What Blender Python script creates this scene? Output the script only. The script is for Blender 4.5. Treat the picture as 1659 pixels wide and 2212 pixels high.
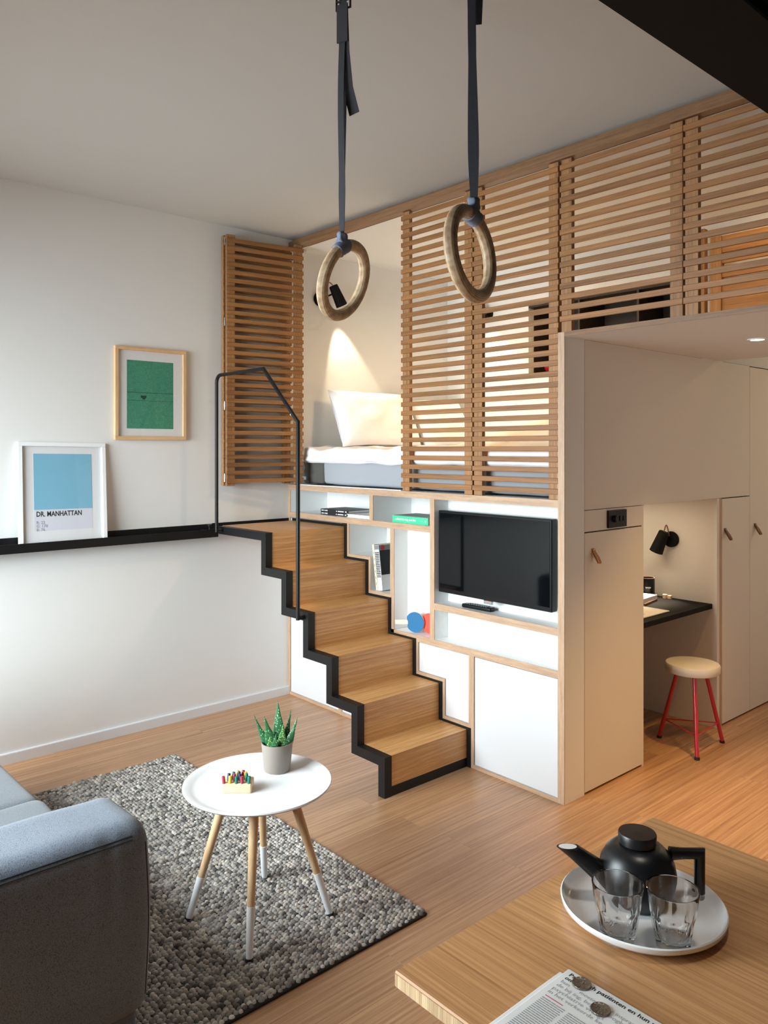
import bpy, bmesh, math, random
from math import sin, cos, pi, radians
from mathutils import Vector, Matrix, noise

random.seed(7)
S = bpy.context.scene
COL = S.collection
for o in list(bpy.data.objects):
    bpy.data.objects.remove(o)

# ------------------------------------------------------------------ camera, world, light, exposure
cam = bpy.data.cameras.new('camera')
cam.sensor_fit = 'HORIZONTAL'
cam.sensor_width = 36.0
cam.lens = 1697.0 / 1659.0 * 36.0
cam.shift_y = -136.0 / 1659.0
cam.clip_start = 0.05
camo = bpy.data.objects.new('camera', cam)
COL.objects.link(camo)
camo.location = (4.261, -2.946, 1.6)
camo.rotation_euler = (radians(90), 0, radians(48.4))
S.camera = camo

world = bpy.data.worlds.new('world')
S.world = world
world.use_nodes = True
wt = world.node_tree
sky = wt.nodes.new('ShaderNodeTexSky')
sky.sky_type = 'HOSEK_WILKIE'
sky.sun_direction = (0.3, 0.5, 0.8)
sky.turbidity = 6
wt.links.new(sky.outputs['Color'], wt.nodes['Background'].inputs['Color'])
wt.nodes['Background'].inputs['Strength'].default_value = 0.6

S.view_settings.view_transform = 'Standard'
S.view_settings.look = 'None'
S.view_settings.gamma = 1.0
S.view_settings.exposure = 0.07
S.view_settings.use_curve_mapping = False
S.cycles.use_denoising = True
S.cycles.max_bounces = 10
S.cycles.diffuse_bounces = 6
S.cycles.glossy_bounces = 4
S.cycles.transmission_bounces = 10
S.cycles.caustics_reflective = False
S.cycles.caustics_refractive = True
S.cycles.sample_clamp_indirect = 6.0


def area_light(name, loc, rot, sx, sy, power, col, spread=180):
    l = bpy.data.lights.new(name, 'AREA')
    l.shape = 'RECTANGLE'
    l.size = sx
    l.size_y = sy
    l.spread = radians(spread)
    l.energy = power
    l.color = col
    o = bpy.data.objects.new(name, l)
    o.location = loc
    o.rotation_euler = rot
    COL.objects.link(o)
    return o


# daylight coming in through the big window behind the sofa (window_1 in wall_rear)
area_light('window_daylight', (1.25, -4.30, 1.45), (radians(57), 0, 0), 2.2, 2.1, 225, (0.86, 0.96, 1.0), 132)


def spot(name, loc, target, power, angle, col, blend=0.5, size=0.03):
    l = bpy.data.lights.new(name, 'SPOT')
    l.energy = power
    l.spot_size = radians(angle)
    l.spot_blend = blend
    l.shadow_soft_size = size
    l.color = col
    o = bpy.data.objects.new(name, l)
    o.location = loc
    d = Vector(target) - Vector(loc)
    o.rotation_euler = d.to_track_quat('-Z', 'Y').to_euler()
    COL.objects.link(o)
    return o


WARM = (1.0, 0.60, 0.20)
WARM2 = (1.0, 0.72, 0.42)


# ------------------------------------------------------------------ helpers: meshes
class MB:
    def __init__(self):
        self.v = []
        self.f = []
        self.m = []
        self.mi = 0

    def add(self, vs, fs):
        n = len(self.v)
        self.v += [tuple(p) for p in vs]
        self.f += [tuple(i + n for i in f) for f in fs]
        self.m += [self.mi] * len(fs)
        return self

    def box(self, x0, x1, y0, y1, z0, z1):
        vs = [(x, y, z) for x in (x0, x1) for y in (y0, y1) for z in (z0, z1)]
        return self.add(vs, [(0, 1, 3, 2), (4, 6, 7, 5), (0, 4, 5, 1), (2, 3, 7, 6), (0, 2, 6, 4), (1, 5, 7, 3)])

    def cbox(self, x0, x1, y0, y1, z0, z1, c=0.002):
        """box with chamfered edges"""
        lo, hi = (x0, y0, z0), (x1, y1, z1)
        ids, vs = {}, []
        for sx in (0, 1):
            for sy in (0, 1):
                for sz in (0, 1):
                    s = (sx, sy, sz)
                    for a in range(3):
                        p = []
                        for k in range(3):
                            q = hi[k] if s[k] else lo[k]
                            if k != a:
                                q += -c if s[k] else c
                            p.append(q)
                        ids[(s, a)] = len(vs)
                        vs.append(tuple(p))
        fs = []
        for a in range(3):
            b, d = [k for k in range(3) if k != a]
            for s in (0, 1):
                q = []
                for (i, j) in ((0, 0), (1, 0), (1, 1), (0, 1)):
                    t = [0, 0, 0]
                    t[a] = s
                    t[b] = i
                    t[d] = j
                    q.append(ids[(tuple(t), a)])
                fs.append(tuple(q))
            for i in (0, 1):
                for j in (0, 1):
                    t0 = [0, 0, 0]
                    t0[b] = i
                    t0[d] = j
                    t1 = list(t0)
                    t1[a] = 1
                    fs.append((ids[(tuple(t0), b)], ids[(tuple(t1), b)], ids[(tuple(t1), d)], ids[(tuple(t0), d)]))
        for sx in (0, 1):
            for sy in (0, 1):
                for sz in (0, 1):
                    s = (sx, sy, sz)
                    fs.append(tuple(ids[(s, a)] for a in range(3)))
        return self.add(vs, fs)

    def prism(self, pts, axis, lo, hi):
        """polygon in the plane across `axis`, extruded lo..hi. pts are the two remaining coordinates in x,y,z order"""
        def P(p, h):
            q = list(p)
            q.insert('XYZ'.index(axis), h)
            return tuple(q)
        n = len(pts)
        vs = [P(p, lo) for p in pts] + [P(p, hi) for p in pts]
        fs = [tuple(range(n)), tuple(range(2 * n - 1, n - 1, -1))]
        for i in range(n):
            j = (i + 1) % n
            fs.append((i, j, n + j, n + i))
        return self.add(vs, fs)

    def band(self, outer, inner, axis, lo, hi):
        for i in range(len(outer) - 1):
            self.prism([outer[i], outer[i + 1], inner[i + 1], inner[i]], axis, lo, hi)
        return self

    def rings(self, rings, cap0=True, cap1=True, closed=True):
        n = len(rings[0])
        vs = [p for r in rings for p in r]
        fs = []
        for i in range(len(rings) - 1):
            for j in range(n if closed else n - 1):
                k = (j + 1) % n
                fs.append((i * n + j, i * n + k, (i + 1) * n + k, (i + 1) * n + j))
        if cap0:
            fs.append(tuple(range(n - 1, -1, -1)))
        if cap1:
            b = (len(rings) - 1) * n
            fs.append(tuple(range(b, b + n)))
        return self.add(vs, fs)

    def lathe(self, prof, c=(0, 0, 0), n=32, axis=None, cap0=True, cap1=True):
        """prof = [(r, h)]; axis = direction of h"""
        ax = Vector(axis).normalized() if axis else Vector((0, 0, 1))
        u = ax.orthogonal().normalized() if axis else Vector((1, 0, 0))
        w = ax.cross(u)
        c = Vector(c)
        rs = []
        for r, h in prof:
            rs.append([c + ax * h + (u * cos(2 * pi * k / n) + w * sin(2 * pi * k / n)) * max(r, 1e-5) for k in range(n)])
        return self.rings(rs, cap0, cap1)

    def tube(self, path, r, n=10, caps=True):
        path = [Vector(p) for p in path]
        rr = r if isinstance(r, (list, tuple)) else [r] * len(path)
        rs = []
        t0 = (path[1] - path[0]).normalized()
        u = t0.orthogonal().normalized()
        for i, p in enumerate(path):
            if i == 0:
                t = t0
                k = 1
            elif i == len(path) - 1:
                t = (path[-1] - path[-2]).normalized()
                k = 1
            else:
                a, b = (path[i] - path[i - 1]).normalized(), (path[i + 1] - path[i]).normalized()
                t = (a + b).normalized()
                k = 1
            u = (u - t * u.dot(t)).normalized()
            w = t.cross(u)
            ring = []
            for j in range(n):
                d = u * cos(2 * pi * j / n) + w * sin(2 * pi * j / n)
                if 0 < i < len(path) - 1:      # mitre
                    bis = (b - a)
                    if bis.length > 1e-5:
                        bn = bis.normalized()
                        c = max(0.35, t.dot(a))
                        d = d + bn * d.dot(bn) * (1 / c - 1)
                ring.append(p + d * rr[i])
            rs.append(ring)
        return self.rings(rs, caps, caps)

    def ribbon(self, path, width_dir, w, th):
        """flat strap swept along path: width along width_dir (or per-point list), thickness th"""
        path = [Vector(p) for p in path]
        rs = []
        for i, p in enumerate(path):
            t = (path[min(i + 1, len(path) - 1)] - path[max(i - 1, 0)]).normalized()
            wd = Vector(width_dir[i] if isinstance(width_dir, list) else width_dir)
            wd = (wd - t * wd.dot(t)).normalized()
            nn = t.cross(wd)
            ww = (w[i] if isinstance(w, list) else w) / 2
            rs.append([p + wd * ww + nn * th / 2, p - wd * ww + nn * th / 2, p - wd * ww - nn * th / 2, p + wd * ww - nn * th / 2])
        return self.rings(rs)

    def rbox(self, x0, x1, y0, y1, z0, z1, r, seg=8, fn=None):
        """rounded soft box; fn(p, outward) may move points"""
        c = Vector(((x0 + x1) / 2, (y0 + y1) / 2, (z0 + z1) / 2))
        h = Vector(((x1 - x0) / 2, (y1 - y0) / 2, (z1 - z0) / 2))
        r = min(r, min(h) * 0.999)
        sg = seg if isinstance(seg, (list, tuple)) else (seg,) * 3

        def steps(a):
            ts = []
            k = 4
            for i in range(k):
                ts.append(-h[a] + r * (1 - cos(pi / 2 * i / k)))
            m = max(1, sg[a])
            for i in range(m + 1):
                ts.append(-h[a] + r + (2 * h[a] - 2 * r) * i / m)
            for i in range(k - 1, -1, -1):
                ts.append(h[a] - r * (1 - cos(pi / 2 * i / k)))
            return ts
        st = [steps(a) for a in range(3)]
        key, vs, fs = {}, [], []

        def vid(p):
            k = tuple(round(q, 6) for q in p)
            if k not in key:
                inner = Vector([max(-h[a] + r, min(h[a] - r, p[a])) for a in range(3)])
                d = Vector(p) - inner
                if d.length > 1e-9:
                    d.normalize()
                q = inner + d * r + c
                if fn:
                    q = fn(q, d)
                key[k] = len(vs)
                vs.append(tuple(q))
            return key[k]
        for a in range(3):
            b, d = [k for k in range(3) if k != a]
            for s in (-1, 1):
                for i in range(len(st[b]) - 1):
                    for j in range(len(st[d]) - 1):
                        q = []
                        for (ii, jj) in ((i, j), (i + 1, j), (i + 1, j + 1), (i, j + 1)):
                            p = [0, 0, 0]
                            p[a] = s * h[a]
                            p[b] = st[b][ii]
                            p[d] = st[d][jj]
                            q.append(vid(p))
                        if len(set(q)) > 2:
                            fs.append(tuple(dict.fromkeys(q)))
        return self.add(vs, fs)

    def sphere(self, c, r, nu=16, nv=10, sc=(1, 1, 1)):
        rs = []
        for i in range(nv + 1):
            t = pi * i / nv
            rs.append([(c[0] + sc[0] * r * max(sin(t), 1e-4) * cos(2 * pi * j / nu), c[1] + sc[1] * r * max(sin(t), 1e-4) * sin(2 * pi * j / nu), c[2] - sc[2] * r * cos(t)) for j in range(nu)])
        return self.rings(rs)

    def mesh(self, name, mats, origin=(0, 0, 0), smooth=None, recalc=True):
        me = bpy.data.meshes.new(name)
        ox, oy, oz = origin
        me.from_pydata([(x - ox, y - oy, z - oz) for x, y, z in self.v], [], self.f)
        for m in (mats if isinstance(mats, (list, tuple)) else [mats]):
            me.materials.append(m)
        if any(self.m):
            me.polygons.foreach_set('material_index', self.m)
        if recalc:
            bm = bmesh.new()
            bm.from_mesh(me)
            bmesh.ops.recalc_face_normals(bm, faces=bm.faces)
            bm.to_mesh(me)
            bm.free()
        if smooth is not None:
            me.shade_smooth()
            me.set_sharp_from_angle(angle=radians(smooth))
        me.update()
        return me


def wloc(o):
    p = Vector((0, 0, 0))
    while o is not None:
        p = p + o.location
        o = o.parent
    return p


def obj(name, mb, mats, parent=None, origin=None, smooth=None, label=None, recalc=True):
    """one mesh object; vertices of mb are in world coordinates"""
    if parent is not None and origin is None:
        origin = wloc(parent)
        loc = (0, 0, 0)
    elif parent is not None:
        loc = Vector(origin) - wloc(parent)
    else:
        if origin is None:
            xs, ys, zs = zip(*mb.v)
            origin = ((min(xs) + max(xs)) / 2, (min(ys) + max(ys)) / 2, min(zs))
        loc = origin
    me = mb.mesh(name, mats, origin, smooth, recalc)
    o = bpy.data.objects.new(name, me)
    o.location = loc
    o.parent = parent
    COL.objects.link(o)
    if label:
        o['label'] = label
    return o


def tag(o, label, cat, group=None, kind=None):
    o['label'] = label
    o['category'] = cat
    if group:
        o['group'] = group
    if kind:
        o['kind'] = kind
    return o


def thing(name, loc, label, cat, group=None):
    o = bpy.data.objects.new(name, None)
    o.empty_display_size = 0.05
    o.location = loc
    COL.objects.link(o)
    return tag(o, label, cat, group)


def struct(o, label=None):
    o['kind'] = 'structure'
    if label:
        o['label'] = label
    return o


def child_copy(src, parent, loc, name=None):
    o = src.copy()
    if name:
        o.name = name
    o.parent = parent
    o.location = loc
    COL.objects.link(o)
    return o


def text_mb(body, size, org, xd, yd, bold=0.0, width=None, lift=0.0006, mb=None):
    """flat lettering: origin at baseline left, xd reading direction, yd up"""
    cu = bpy.data.curves.new('t', 'FONT')
    cu.body = body
    cu.size = size
    cu.offset = bold
    cu.resolution_u = 2
    to = bpy.data.objects.new('t', cu)
    COL.objects.link(to)
    dg = bpy.context.evaluated_depsgraph_get()
    me = bpy.data.meshes.new_from_object(to.evaluated_get(dg))
    xs = [v.co.x for v in me.vertices]
    sx = 1.0
    if width and xs:
        sx = width / max(xs)
    xd, yd = Vector(xd).normalized(), Vector(yd).normalized()
    nn = xd.cross(yd)
    org = Vector(org)
    mb = mb or MB()
    mb.add([org + xd * v.co.x * sx + yd * v.co.y + nn * lift for v in me.vertices], [tuple(p.vertices) for p in me.polygons])
    bpy.data.objects.remove(to)
    bpy.data.curves.remove(cu)
    bpy.data.meshes.remove(me)
    return mb


# ------------------------------------------------------------------ helpers: materials
def lin(c):
    if isinstance(c, str):
        c = tuple(int(c[i:i + 2], 16) for i in (0, 2, 4))
    return tuple(((x / 255) / 12.92 if x / 255 <= 0.04045 else ((x / 255 + 0.055) / 1.055) ** 2.4) for x in c) + (1.0,)


def newmat(name):
    m = bpy.data.materials.new(name)
    m.use_nodes = True
    nt = m.node_tree
    return m, nt, nt.nodes['Principled BSDF']


def N(nt, t, **kw):
    n = nt.nodes.new(t)
    for k, v in kw.items():
        if k in n.inputs:
            n.inputs[k].default_value = v
        else:
            setattr(n, k, v)
    return n


def plain(name, col, rough=0.5, metal=0.0, spec=0.5, var=0.03, scale=6.0, bump=0.0, bscale=200.0, coat=0.0):
    """solid colour with a faint procedural mottling"""
    m, nt, b = newmat(name)
    tc = N(nt, 'ShaderNodeTexCoord')
    nz = N(nt, 'ShaderNodeTexNoise', Scale=scale, Detail=3.0)
    nt.links.new(tc.outputs['Object'], nz.inputs['Vector'])
    c = lin(col)
    mx = N(nt, 'ShaderNodeMix', data_type='RGBA')
    mx.inputs['A'].default_value = tuple(x * (1 - var) for x in c[:3]) + (1,)
    mx.inputs['B'].default_value = tuple(min(1, x * (1 + var)) for x in c[:3]) + (1,)
    nt.links.new(nz.outputs['Fac'], mx.inputs['Factor'])
    nt.links.new(mx.outputs['Result'], b.inputs['Base Color'])
    b.inputs['Roughness'].default_value = rough
    b.inputs['Metallic'].default_value = metal
    b.inputs['Specular IOR Level'].default_value = spec
    b.inputs['Coat Weight'].default_value = coat
    if bump:
        nb = N(nt, 'ShaderNodeTexNoise', Scale=bscale, Detail=2.0)
        nt.links.new(tc.outputs['Object'], nb.inputs['Vector'])
        bp = N(nt, 'ShaderNodeBump', Strength=bump, Distance=0.002)
        nt.links.new(nb.outputs['Fac'], bp.inputs['Height'])
        nt.links.new(bp.outputs['Normal'], b.inputs['Normal'])
    return m


def wood(name, light, dark, axis='X', rough=0.45, grain=55.0, along=1.6, tint=0.10, streak=0.5, bump=0.08, coat=0.0, fine=260.0, flake=0.0):
    """procedural timber: streaks along `axis`, random offset and tint for each piece"""
    m, nt, b = newmat(name)
    L = nt.links
    tc = N(nt, 'ShaderNodeTexCoord')
    oi = N(nt, 'ShaderNodeObjectInfo')
    off = N(nt, 'ShaderNodeVectorMath', operation='SCALE')
    cmb = N(nt, 'ShaderNodeCombineXYZ', X=17.3, Y=9.1, Z=23.7)
    L.new(cmb.outputs[0], off.inputs[0])
    L.new(oi.outputs['Random'], off.inputs['Scale'])
    add = N(nt, 'ShaderNodeVectorMath', operation='ADD')
    L.new(tc.outputs['Object'], add.inputs[0])
    L.new(off.outputs[0], add.inputs[1])

    def mapped(a, c):
        mp = N(nt, 'ShaderNodeMapping')
        s = [c, c, c]
        s['XYZ'.index(axis)] = a
        mp.inputs['Scale'].default_value = s
        L.new(add.outputs[0], mp.inputs['Vector'])
        return mp
    m1 = mapped(along, grain)
    n1 = N(nt, 'ShaderNodeTexNoise', Scale=1.0, Detail=4.0, Roughness=0.6, Distortion=0.0)
    L.new(m1.outputs[0], n1.inputs['Vector'])
    m2 = mapped(along * 5, fine)
    n2 = N(nt, 'ShaderNodeTexNoise', Scale=1.0, Detail=3.0, Roughness=0.7)
    L.new(m2.outputs[0], n2.inputs['Vector'])
    mixf = N(nt, 'ShaderNodeMath', operation='MULTIPLY_ADD')
    L.new(n2.outputs['Fac'], mixf.inputs[0])
    mixf.inputs[1].default_value = 0.55
    half = N(nt, 'ShaderNodeMath', operation='MULTIPLY_ADD')
    L.new(n1.outputs['Fac'], half.inputs[0])
    half.inputs[1].default_value = 0.75
    half.inputs[2].default_value = -0.15
    L.new(half.outputs[0], mixf.inputs[2])
    cr = N(nt, 'ShaderNodeValToRGB')
    e = cr.color_ramp.elements
    e[0].position = 0.5 - 0.32 * (1.2 - streak)
    e[1].position = 0.5 + 0.32 * (1.2 - streak)
    e[0].color = lin(dark)
    e[1].color = lin(light)
    L.new(mixf.outputs[0], cr.inputs['Fac'])
    hsv = N(nt, 'ShaderNodeHueSaturation')
    tv = N(nt, 'ShaderNodeMapRange')
    tv.inputs['To Min'].default_value = 1 - tint
    tv.inputs['To Max'].default_value = 1 + tint
    L.new(oi.outputs['Random'], tv.inputs['Value'])
    L.new(tv.outputs[0], hsv.inputs['Value'])
    L.new(cr.outputs['Color'], hsv.inputs['Color'])
    L.new(hsv.outputs['Color'], b.inputs['Base Color'])
    b.inputs['Roughness'].default_value = rough
    b.inputs['Coat Weight'].default_value = coat
    b.inputs['Coat Roughness'].default_value = 0.25
    bp = N(nt, 'ShaderNodeBump', Strength=bump, Distance=0.001)
    L.new(n2.outputs['Fac'], bp.inputs['Height'])
    L.new(bp.outputs['Normal'], b.inputs['Normal'])
    return m


def emit(name, col, strength):
    m, nt, b = newmat(name)
    b.inputs['Base Color'].default_value = (0, 0, 0, 1)
    b.inputs['Emission Color'].default_value = col + (1,)
    b.inputs['Emission Strength'].default_value = strength
    return m


def glassmat(name, col=(1, 1, 1), ior=1.5, rough=0.0):
    m, nt, b = newmat(name)
    b.inputs['Base Color'].default_value = col + (1,)
    b.inputs['Transmission Weight'].default_value = 1.0
    b.inputs['IOR'].default_value = ior
    b.inputs['Roughness'].default_value = rough
    return m


def fabric(name, c0, c1, scale=900.0, rough=0.9, bump=0.4, big=3.0):
    m, nt, b = newmat(name)
    L = nt.links
    tc = N(nt, 'ShaderNodeTexCoord')
    wv = N(nt, 'ShaderNodeTexVoronoi', Scale=scale)
    L.new(tc.outputs['Object'], wv.inputs['Vector'])
    nz = N(nt, 'ShaderNodeTexNoise', Scale=big, Detail=4.0)
    L.new(tc.outputs['Object'], nz.inputs['Vector'])
    mm = N(nt, 'ShaderNodeMath', operation='MULTIPLY_ADD')
    L.new(wv.outputs['Distance'], mm.inputs[0])
    mm.inputs[1].default_value = 0.9
    sc = N(nt, 'ShaderNodeMath', operation='MULTIPLY')
    L.new(nz.outputs['Fac'], sc.inputs[0])
    sc.inputs[1].default_value = 0.25
    L.new(sc.outputs[0], mm.inputs[2])
    mx = N(nt, 'ShaderNodeMix', data_type='RGBA')
    mx.inputs['A'].default_value = lin(c1)
    mx.inputs['B'].default_value = lin(c0)
    L.new(mm.outputs[0], mx.inputs['Factor'])
    L.new(mx.outputs['Result'], b.inputs['Base Color'])
    b.inputs['Roughness'].default_value = rough
    b.inputs['Sheen Weight'].default_value = 0.2
    bp = N(nt, 'ShaderNodeBump', Strength=bump, Distance=0.001)
    L.new(wv.outputs['Distance'], bp.inputs['Height'])
    L.new(bp.outputs['Normal'], b.inputs['Normal'])
    return m


M = {}
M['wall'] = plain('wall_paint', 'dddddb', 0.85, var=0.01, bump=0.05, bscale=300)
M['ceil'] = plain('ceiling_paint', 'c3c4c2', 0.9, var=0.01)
M['white'] = plain('white_laminate', 'd6d7d9', 0.42, var=0.008)
M['panel'] = plain('offwhite_panel', 'dcd6cf', 0.5, var=0.008)
M['inside'] = plain('white_shelf_lining', 'e6e7e6', 0.45, var=0.008)
M['kitchen'] = plain('kitchen_grey', '77736f', 0.7)
M['carcass'] = plain('dark_gap', '2a2522', 0.8)
M['steel'] = plain('black_steel', '111112', 0.45, spec=0.35, var=0.06, scale=30, bump=0.03, bscale=90)
M['blackp'] = plain('black_paint', '090808', 0.75, spec=0.2)
M['oak'] = wood('oak_slat', 'a87544', '6f4a28', 'X', 0.5, grain=60, tint=0.13, streak=0.45)
M['oakz'] = wood('oak_upright', 'b08254', '7d5634', 'Z', 0.55, grain=70, tint=0.08, streak=0.6)
M['edge'] = wood('oak_edge_x', 'cbab8d', 'a5866c', 'X', 0.5, grain=90, along=6, tint=0.02, streak=0.5, fine=400)
M['edgez'] = wood('oak_edge_z', 'cbab8d', 'a5866c', 'Z', 0.5, grain=90, along=6, tint=0.02, streak=0.5, fine=400)
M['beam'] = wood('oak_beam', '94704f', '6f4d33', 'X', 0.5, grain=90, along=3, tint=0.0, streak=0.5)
M['bamboo'] = wood('bamboo_step', 'deae74', 'b07a42', 'Y', 0.42, grain=95, along=1.6, tint=0.05, streak=0.62, coat=0.1, fine=330)
M['floor'] = wood('bamboo_floor', 'c49b74', '8f6445', 'Y', 0.38, grain=95, along=0.9, tint=0.10, streak=0.62, coat=0.15, fine=330)
M['table'] = wood('bamboo_table', 'cf9f6c', '96683f', 'X', 0.4, grain=150, along=1.1, tint=0.0, streak=0.5, coat=0.15, fine=420)
M['strip'] = wood('bamboo_end', 'd3bd98', 'b0906a', 'Z', 0.5, grain=60, along=4, tint=0.14, streak=0.5)
M['ash'] = wood('pale_ash', 'dcbd96', 'c29c70', 'Z', 0.45, grain=60, along=3, tint=0.04, streak=0.4)
M['beech'] = wood('beech', 'ecd0ae', 'dab48c', 'X', 0.5, grain=60, along=4, tint=0.03, streak=0.3)
M['frameoak'] = wood('frame_oak', 'e3c096', 'c99d6a', 'Z', 0.5, grain=70, along=4, tint=0.06, streak=0.4)
M['amber'] = wood('amber_pine', 'b98a55', '8a5c30', 'Z', 0.5, grain=50, along=2, tint=0.06, streak=0.5)
M['chrome'] = plain('steel_hardware', 'c9c9c9', 0.25, metal=1.0, var=0.02)
M['leather'] = plain('tan_leather', 'a8683a', 0.55, var=0.1, scale=60, bump=0.1)
M['leather2'] = plain('brown_leather', '7d4f33', 0.6, var=0.1, scale=60, bump=0.1)
M['linen'] = plain('white_linen', 'f0f0f2', 0.9, var=0.01, bump=0.1, bscale=600)
M['boxspring'] = plain('grey_mattress_cover', '9fa3a9', 0.85, var=0.05, scale=4, bump=0.1, bscale=500)
M['darkfab'] = plain('dark_grey_fabric', '55534f', 0.9, var=0.1, scale=14)
M['sofa'] = fabric('sofa_weave', '3a434f', '8791a0', 520.0)
M['sofaseat'] = fabric('sofa_weave_seat', '484d53', '80868d', 600.0, bump=0.2)
M['seam'] = plain('dark_seam', '2f3236', 0.9)
M['glass'] = glassmat('clear_glass')
def thinglass(name):
    m, nt, b = newmat(name)
    out = nt.nodes['Material Output']
    tr = N(nt, 'ShaderNodeBsdfTransparent')
    gl = N(nt, 'ShaderNodeBsdfGlossy', Roughness=0.02)
    fr0 = N(nt, 'ShaderNodeFresnel', IOR=1.45)
    ge = N(nt, 'ShaderNodeNewGeometry')
    fr = N(nt, 'ShaderNodeMath', operation='MULTIPLY_ADD')      # only the front surface reflects
    nt.links.new(ge.outputs['Backfacing'], fr.inputs[0])
    fr.inputs[1].default_value = -2.0
    nt.links.new(fr0.outputs[0], fr.inputs[2])
    fr.use_clamp = True
    mx = N(nt, 'ShaderNodeMixShader')
    nt.links.new(fr.outputs[0], mx.inputs[0])
    nt.links.new(tr.outputs[0], mx.inputs[1])
    nt.links.new(gl.outputs[0], mx.inputs[2])
    nt.links.new(mx.outputs[0], out.inputs['Surface'])
    return m


M['pane'] = thinglass('thin_sheet_glass')
M['screen'] = plain('tv_glass', '07090c', 0.05, var=0.0, spec=0.3)
M['bezel'] = plain('tv_bezel', '08080a', 0.35, spec=0.3)
M['red'] = plain('red_lacquer', 'b3202c', 0.3, coat=0.3)
M['seat'] = plain('worn_painted_wood', 'd3cabb', 0.6, var=0.08, scale=14)
M['teapot'] = plain('matte_black_ceramic', '101216', 0.34, var=0.04)
M['porc'] = plain('white_porcelain', 'e6e8ea', 0.18, var=0.006)
M['pot'] = plain('taupe_pot', '8d847c', 0.55, var=0.02)
M['soil'] = plain('soil', '3a2a20', 0.95, var=0.3, scale=90, bump=0.6, bscale=120)
M['tabwhite'] = plain('white_lacquer', 'eceef0', 0.4, var=0.004)
M['rubber'] = plain('black_rubber', '1c1c1c', 0.8)
M['paper'] = plain('newsprint', 'd6d8d8', 0.85, var=0.03, scale=20)
M['ink'] = plain('black_ink', '1c1d20', 0.8)
M['greyink'] = plain('grey_ink', '8d9094', 0.8)
M['greyink2'] = plain('pale_grey_ink', 'a2a4a8', 0.8)
M['redink'] = plain('red_ink', 'b4506a', 0.8)
M['coin'] = plain('old_silver', '8a847a', 0.38, metal=1.0, var=0.3, scale=120, bump=0.6, bscale=260)
M['coinrim'] = plain('silver_rim', 'd0cdc8', 0.3, metal=1.0)
M['strap'] = plain('grey_webbing', '3a3c42', 0.8, var=0.1, scale=60, bump=0.5, bscale=700)
M['strapb'] = plain('blue_webbing', '77839a', 0.8, var=0.12, scale=60, bump=0.5, bscale=700)
M['mat'] = plain('passe_partout', 'e4e4e6', 0.8, var=0.005)
M['pwhite'] = plain('white_frame', 'e9ebec', 0.4, var=0.005)
M['bluep'] = plain('blue_print', '7fb9d3', 0.7, var=0.04, scale=10)
M['lilac'] = plain('pale_print_paper', 'd7d8e2', 0.75, var=0.005)
M['bookblk'] = plain('black_cover', '18191c', 0.5)
M['pages'] = plain('paper_block', 'e4e0d8', 0.85, var=0.06, scale=200)
M['bookgrn'] = plain('green_cover', '3ecf92', 0.5)
M['greycover'] = plain('grey_cover', '7d8283', 0.55)
M['whitec'] = plain('white_cover', 'e9e9ea', 0.5)
M['padb'] = plain('blue_rubber', '1a6c9c', 0.7)
M['padr'] = plain('red_rubber', 'e8503f', 0.7)
M['cream'] = plain('cream_wood', 'e3d8bd', 0.6)
M['dkniche'] = plain('dark_stained_board', '2c221c', 0.6)
M['bulb'] = emit('warm_bulb', (1.0, 0.72, 0.42), 12.0)
M['dl'] = emit('downlight_lens', (1.0, 0.85, 0.65), 9.0)


# ------------------------------------------------------------------ structure
CEIL = 2.972
# floor with its planks
fl = obj('floor', MB().box(0, 5.4, -4.4, 4.2, -0.06, -0.012), M['carcass'], origin=(0, 0, 0))
struct(fl, 'bamboo plank floor running towards the passage')
PW = 0.134
row = 0
x = 0.0
while x < 4.7:
    y = -4.4 + (row * 0.737) % 1.45 - 1.45
    while y < 4.2:
        ln = 1.45
        a, b = max(-4.4, y), min(4.2, y + ln)
        if b - a > 0.05:
            if not (x > 3.7 and a > 0.4) and not (x + PW < 1.2 and a > 0.1):
                p = obj('plank', MB().cbox(x + 0.0001, x + PW - 0.0001, a + 0.0001, b - 0.0001, -0.012, 0.0, 0.0003), M['floor'], fl, origin=(x + PW / 2, (a + b) / 2, 0))
        y += ln
    x += PW
    row += 1

# walls
wl = struct(obj('wall_left', MB().box(-0.1, 0, -4.4, 4.2, -0.02, CEIL), M['wall']), 'plain white wall behind the pictures')
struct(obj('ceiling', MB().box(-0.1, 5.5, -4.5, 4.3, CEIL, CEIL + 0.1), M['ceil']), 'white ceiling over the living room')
struct(obj('wall_right', MB().box(5.4, 5.5, -4.4, 4.2, 0, CEIL), M['kitchen']))
struct(obj('wall_far', MB().box(-0.1, 5.5, 4.2, 4.3, 0, CEIL), M['wall']))
struct(obj('wall_passage', MB().box(3.62, 3.72, 0.0, 4.2, 0, CEIL), M['wall']))
# rear wall with the big window
WX0, WX1, WZ0, WZ1 = 0.12, 2.38, 0.35, 2.55
struct(obj('wall_rear', MB().box(-0.1, WX0, -4.5, -4.4, 0, CEIL).box(WX1, 5.5, -4.5, -4.4, 0, CEIL).box(WX0, WX1, -4.5, -4.4, 0, WZ0).box(WX0, WX1, -4.5, -4.4, WZ1, CEIL), M['wall']))
wn = thing('window_1', (1.25, -4.45, WZ0), 'large window behind the sofa', 'window')
wn['kind'] = 'structure'
del wn['category']
fr = MB()
for a, b, c, d in ((WX0, WX1, WZ0, WZ0 + 0.05), (WX0, WX1, WZ1 - 0.05, WZ1), (WX0, WX0 + 0.05, WZ0, WZ1), (WX1 - 0.05, WX1, WZ0, WZ1), (1.22, 1.28, WZ0, WZ1)):
    fr.box(a, b, -4.48, -4.42, c, d)
obj('window_frame', fr, M['steel'], wn)
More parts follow.
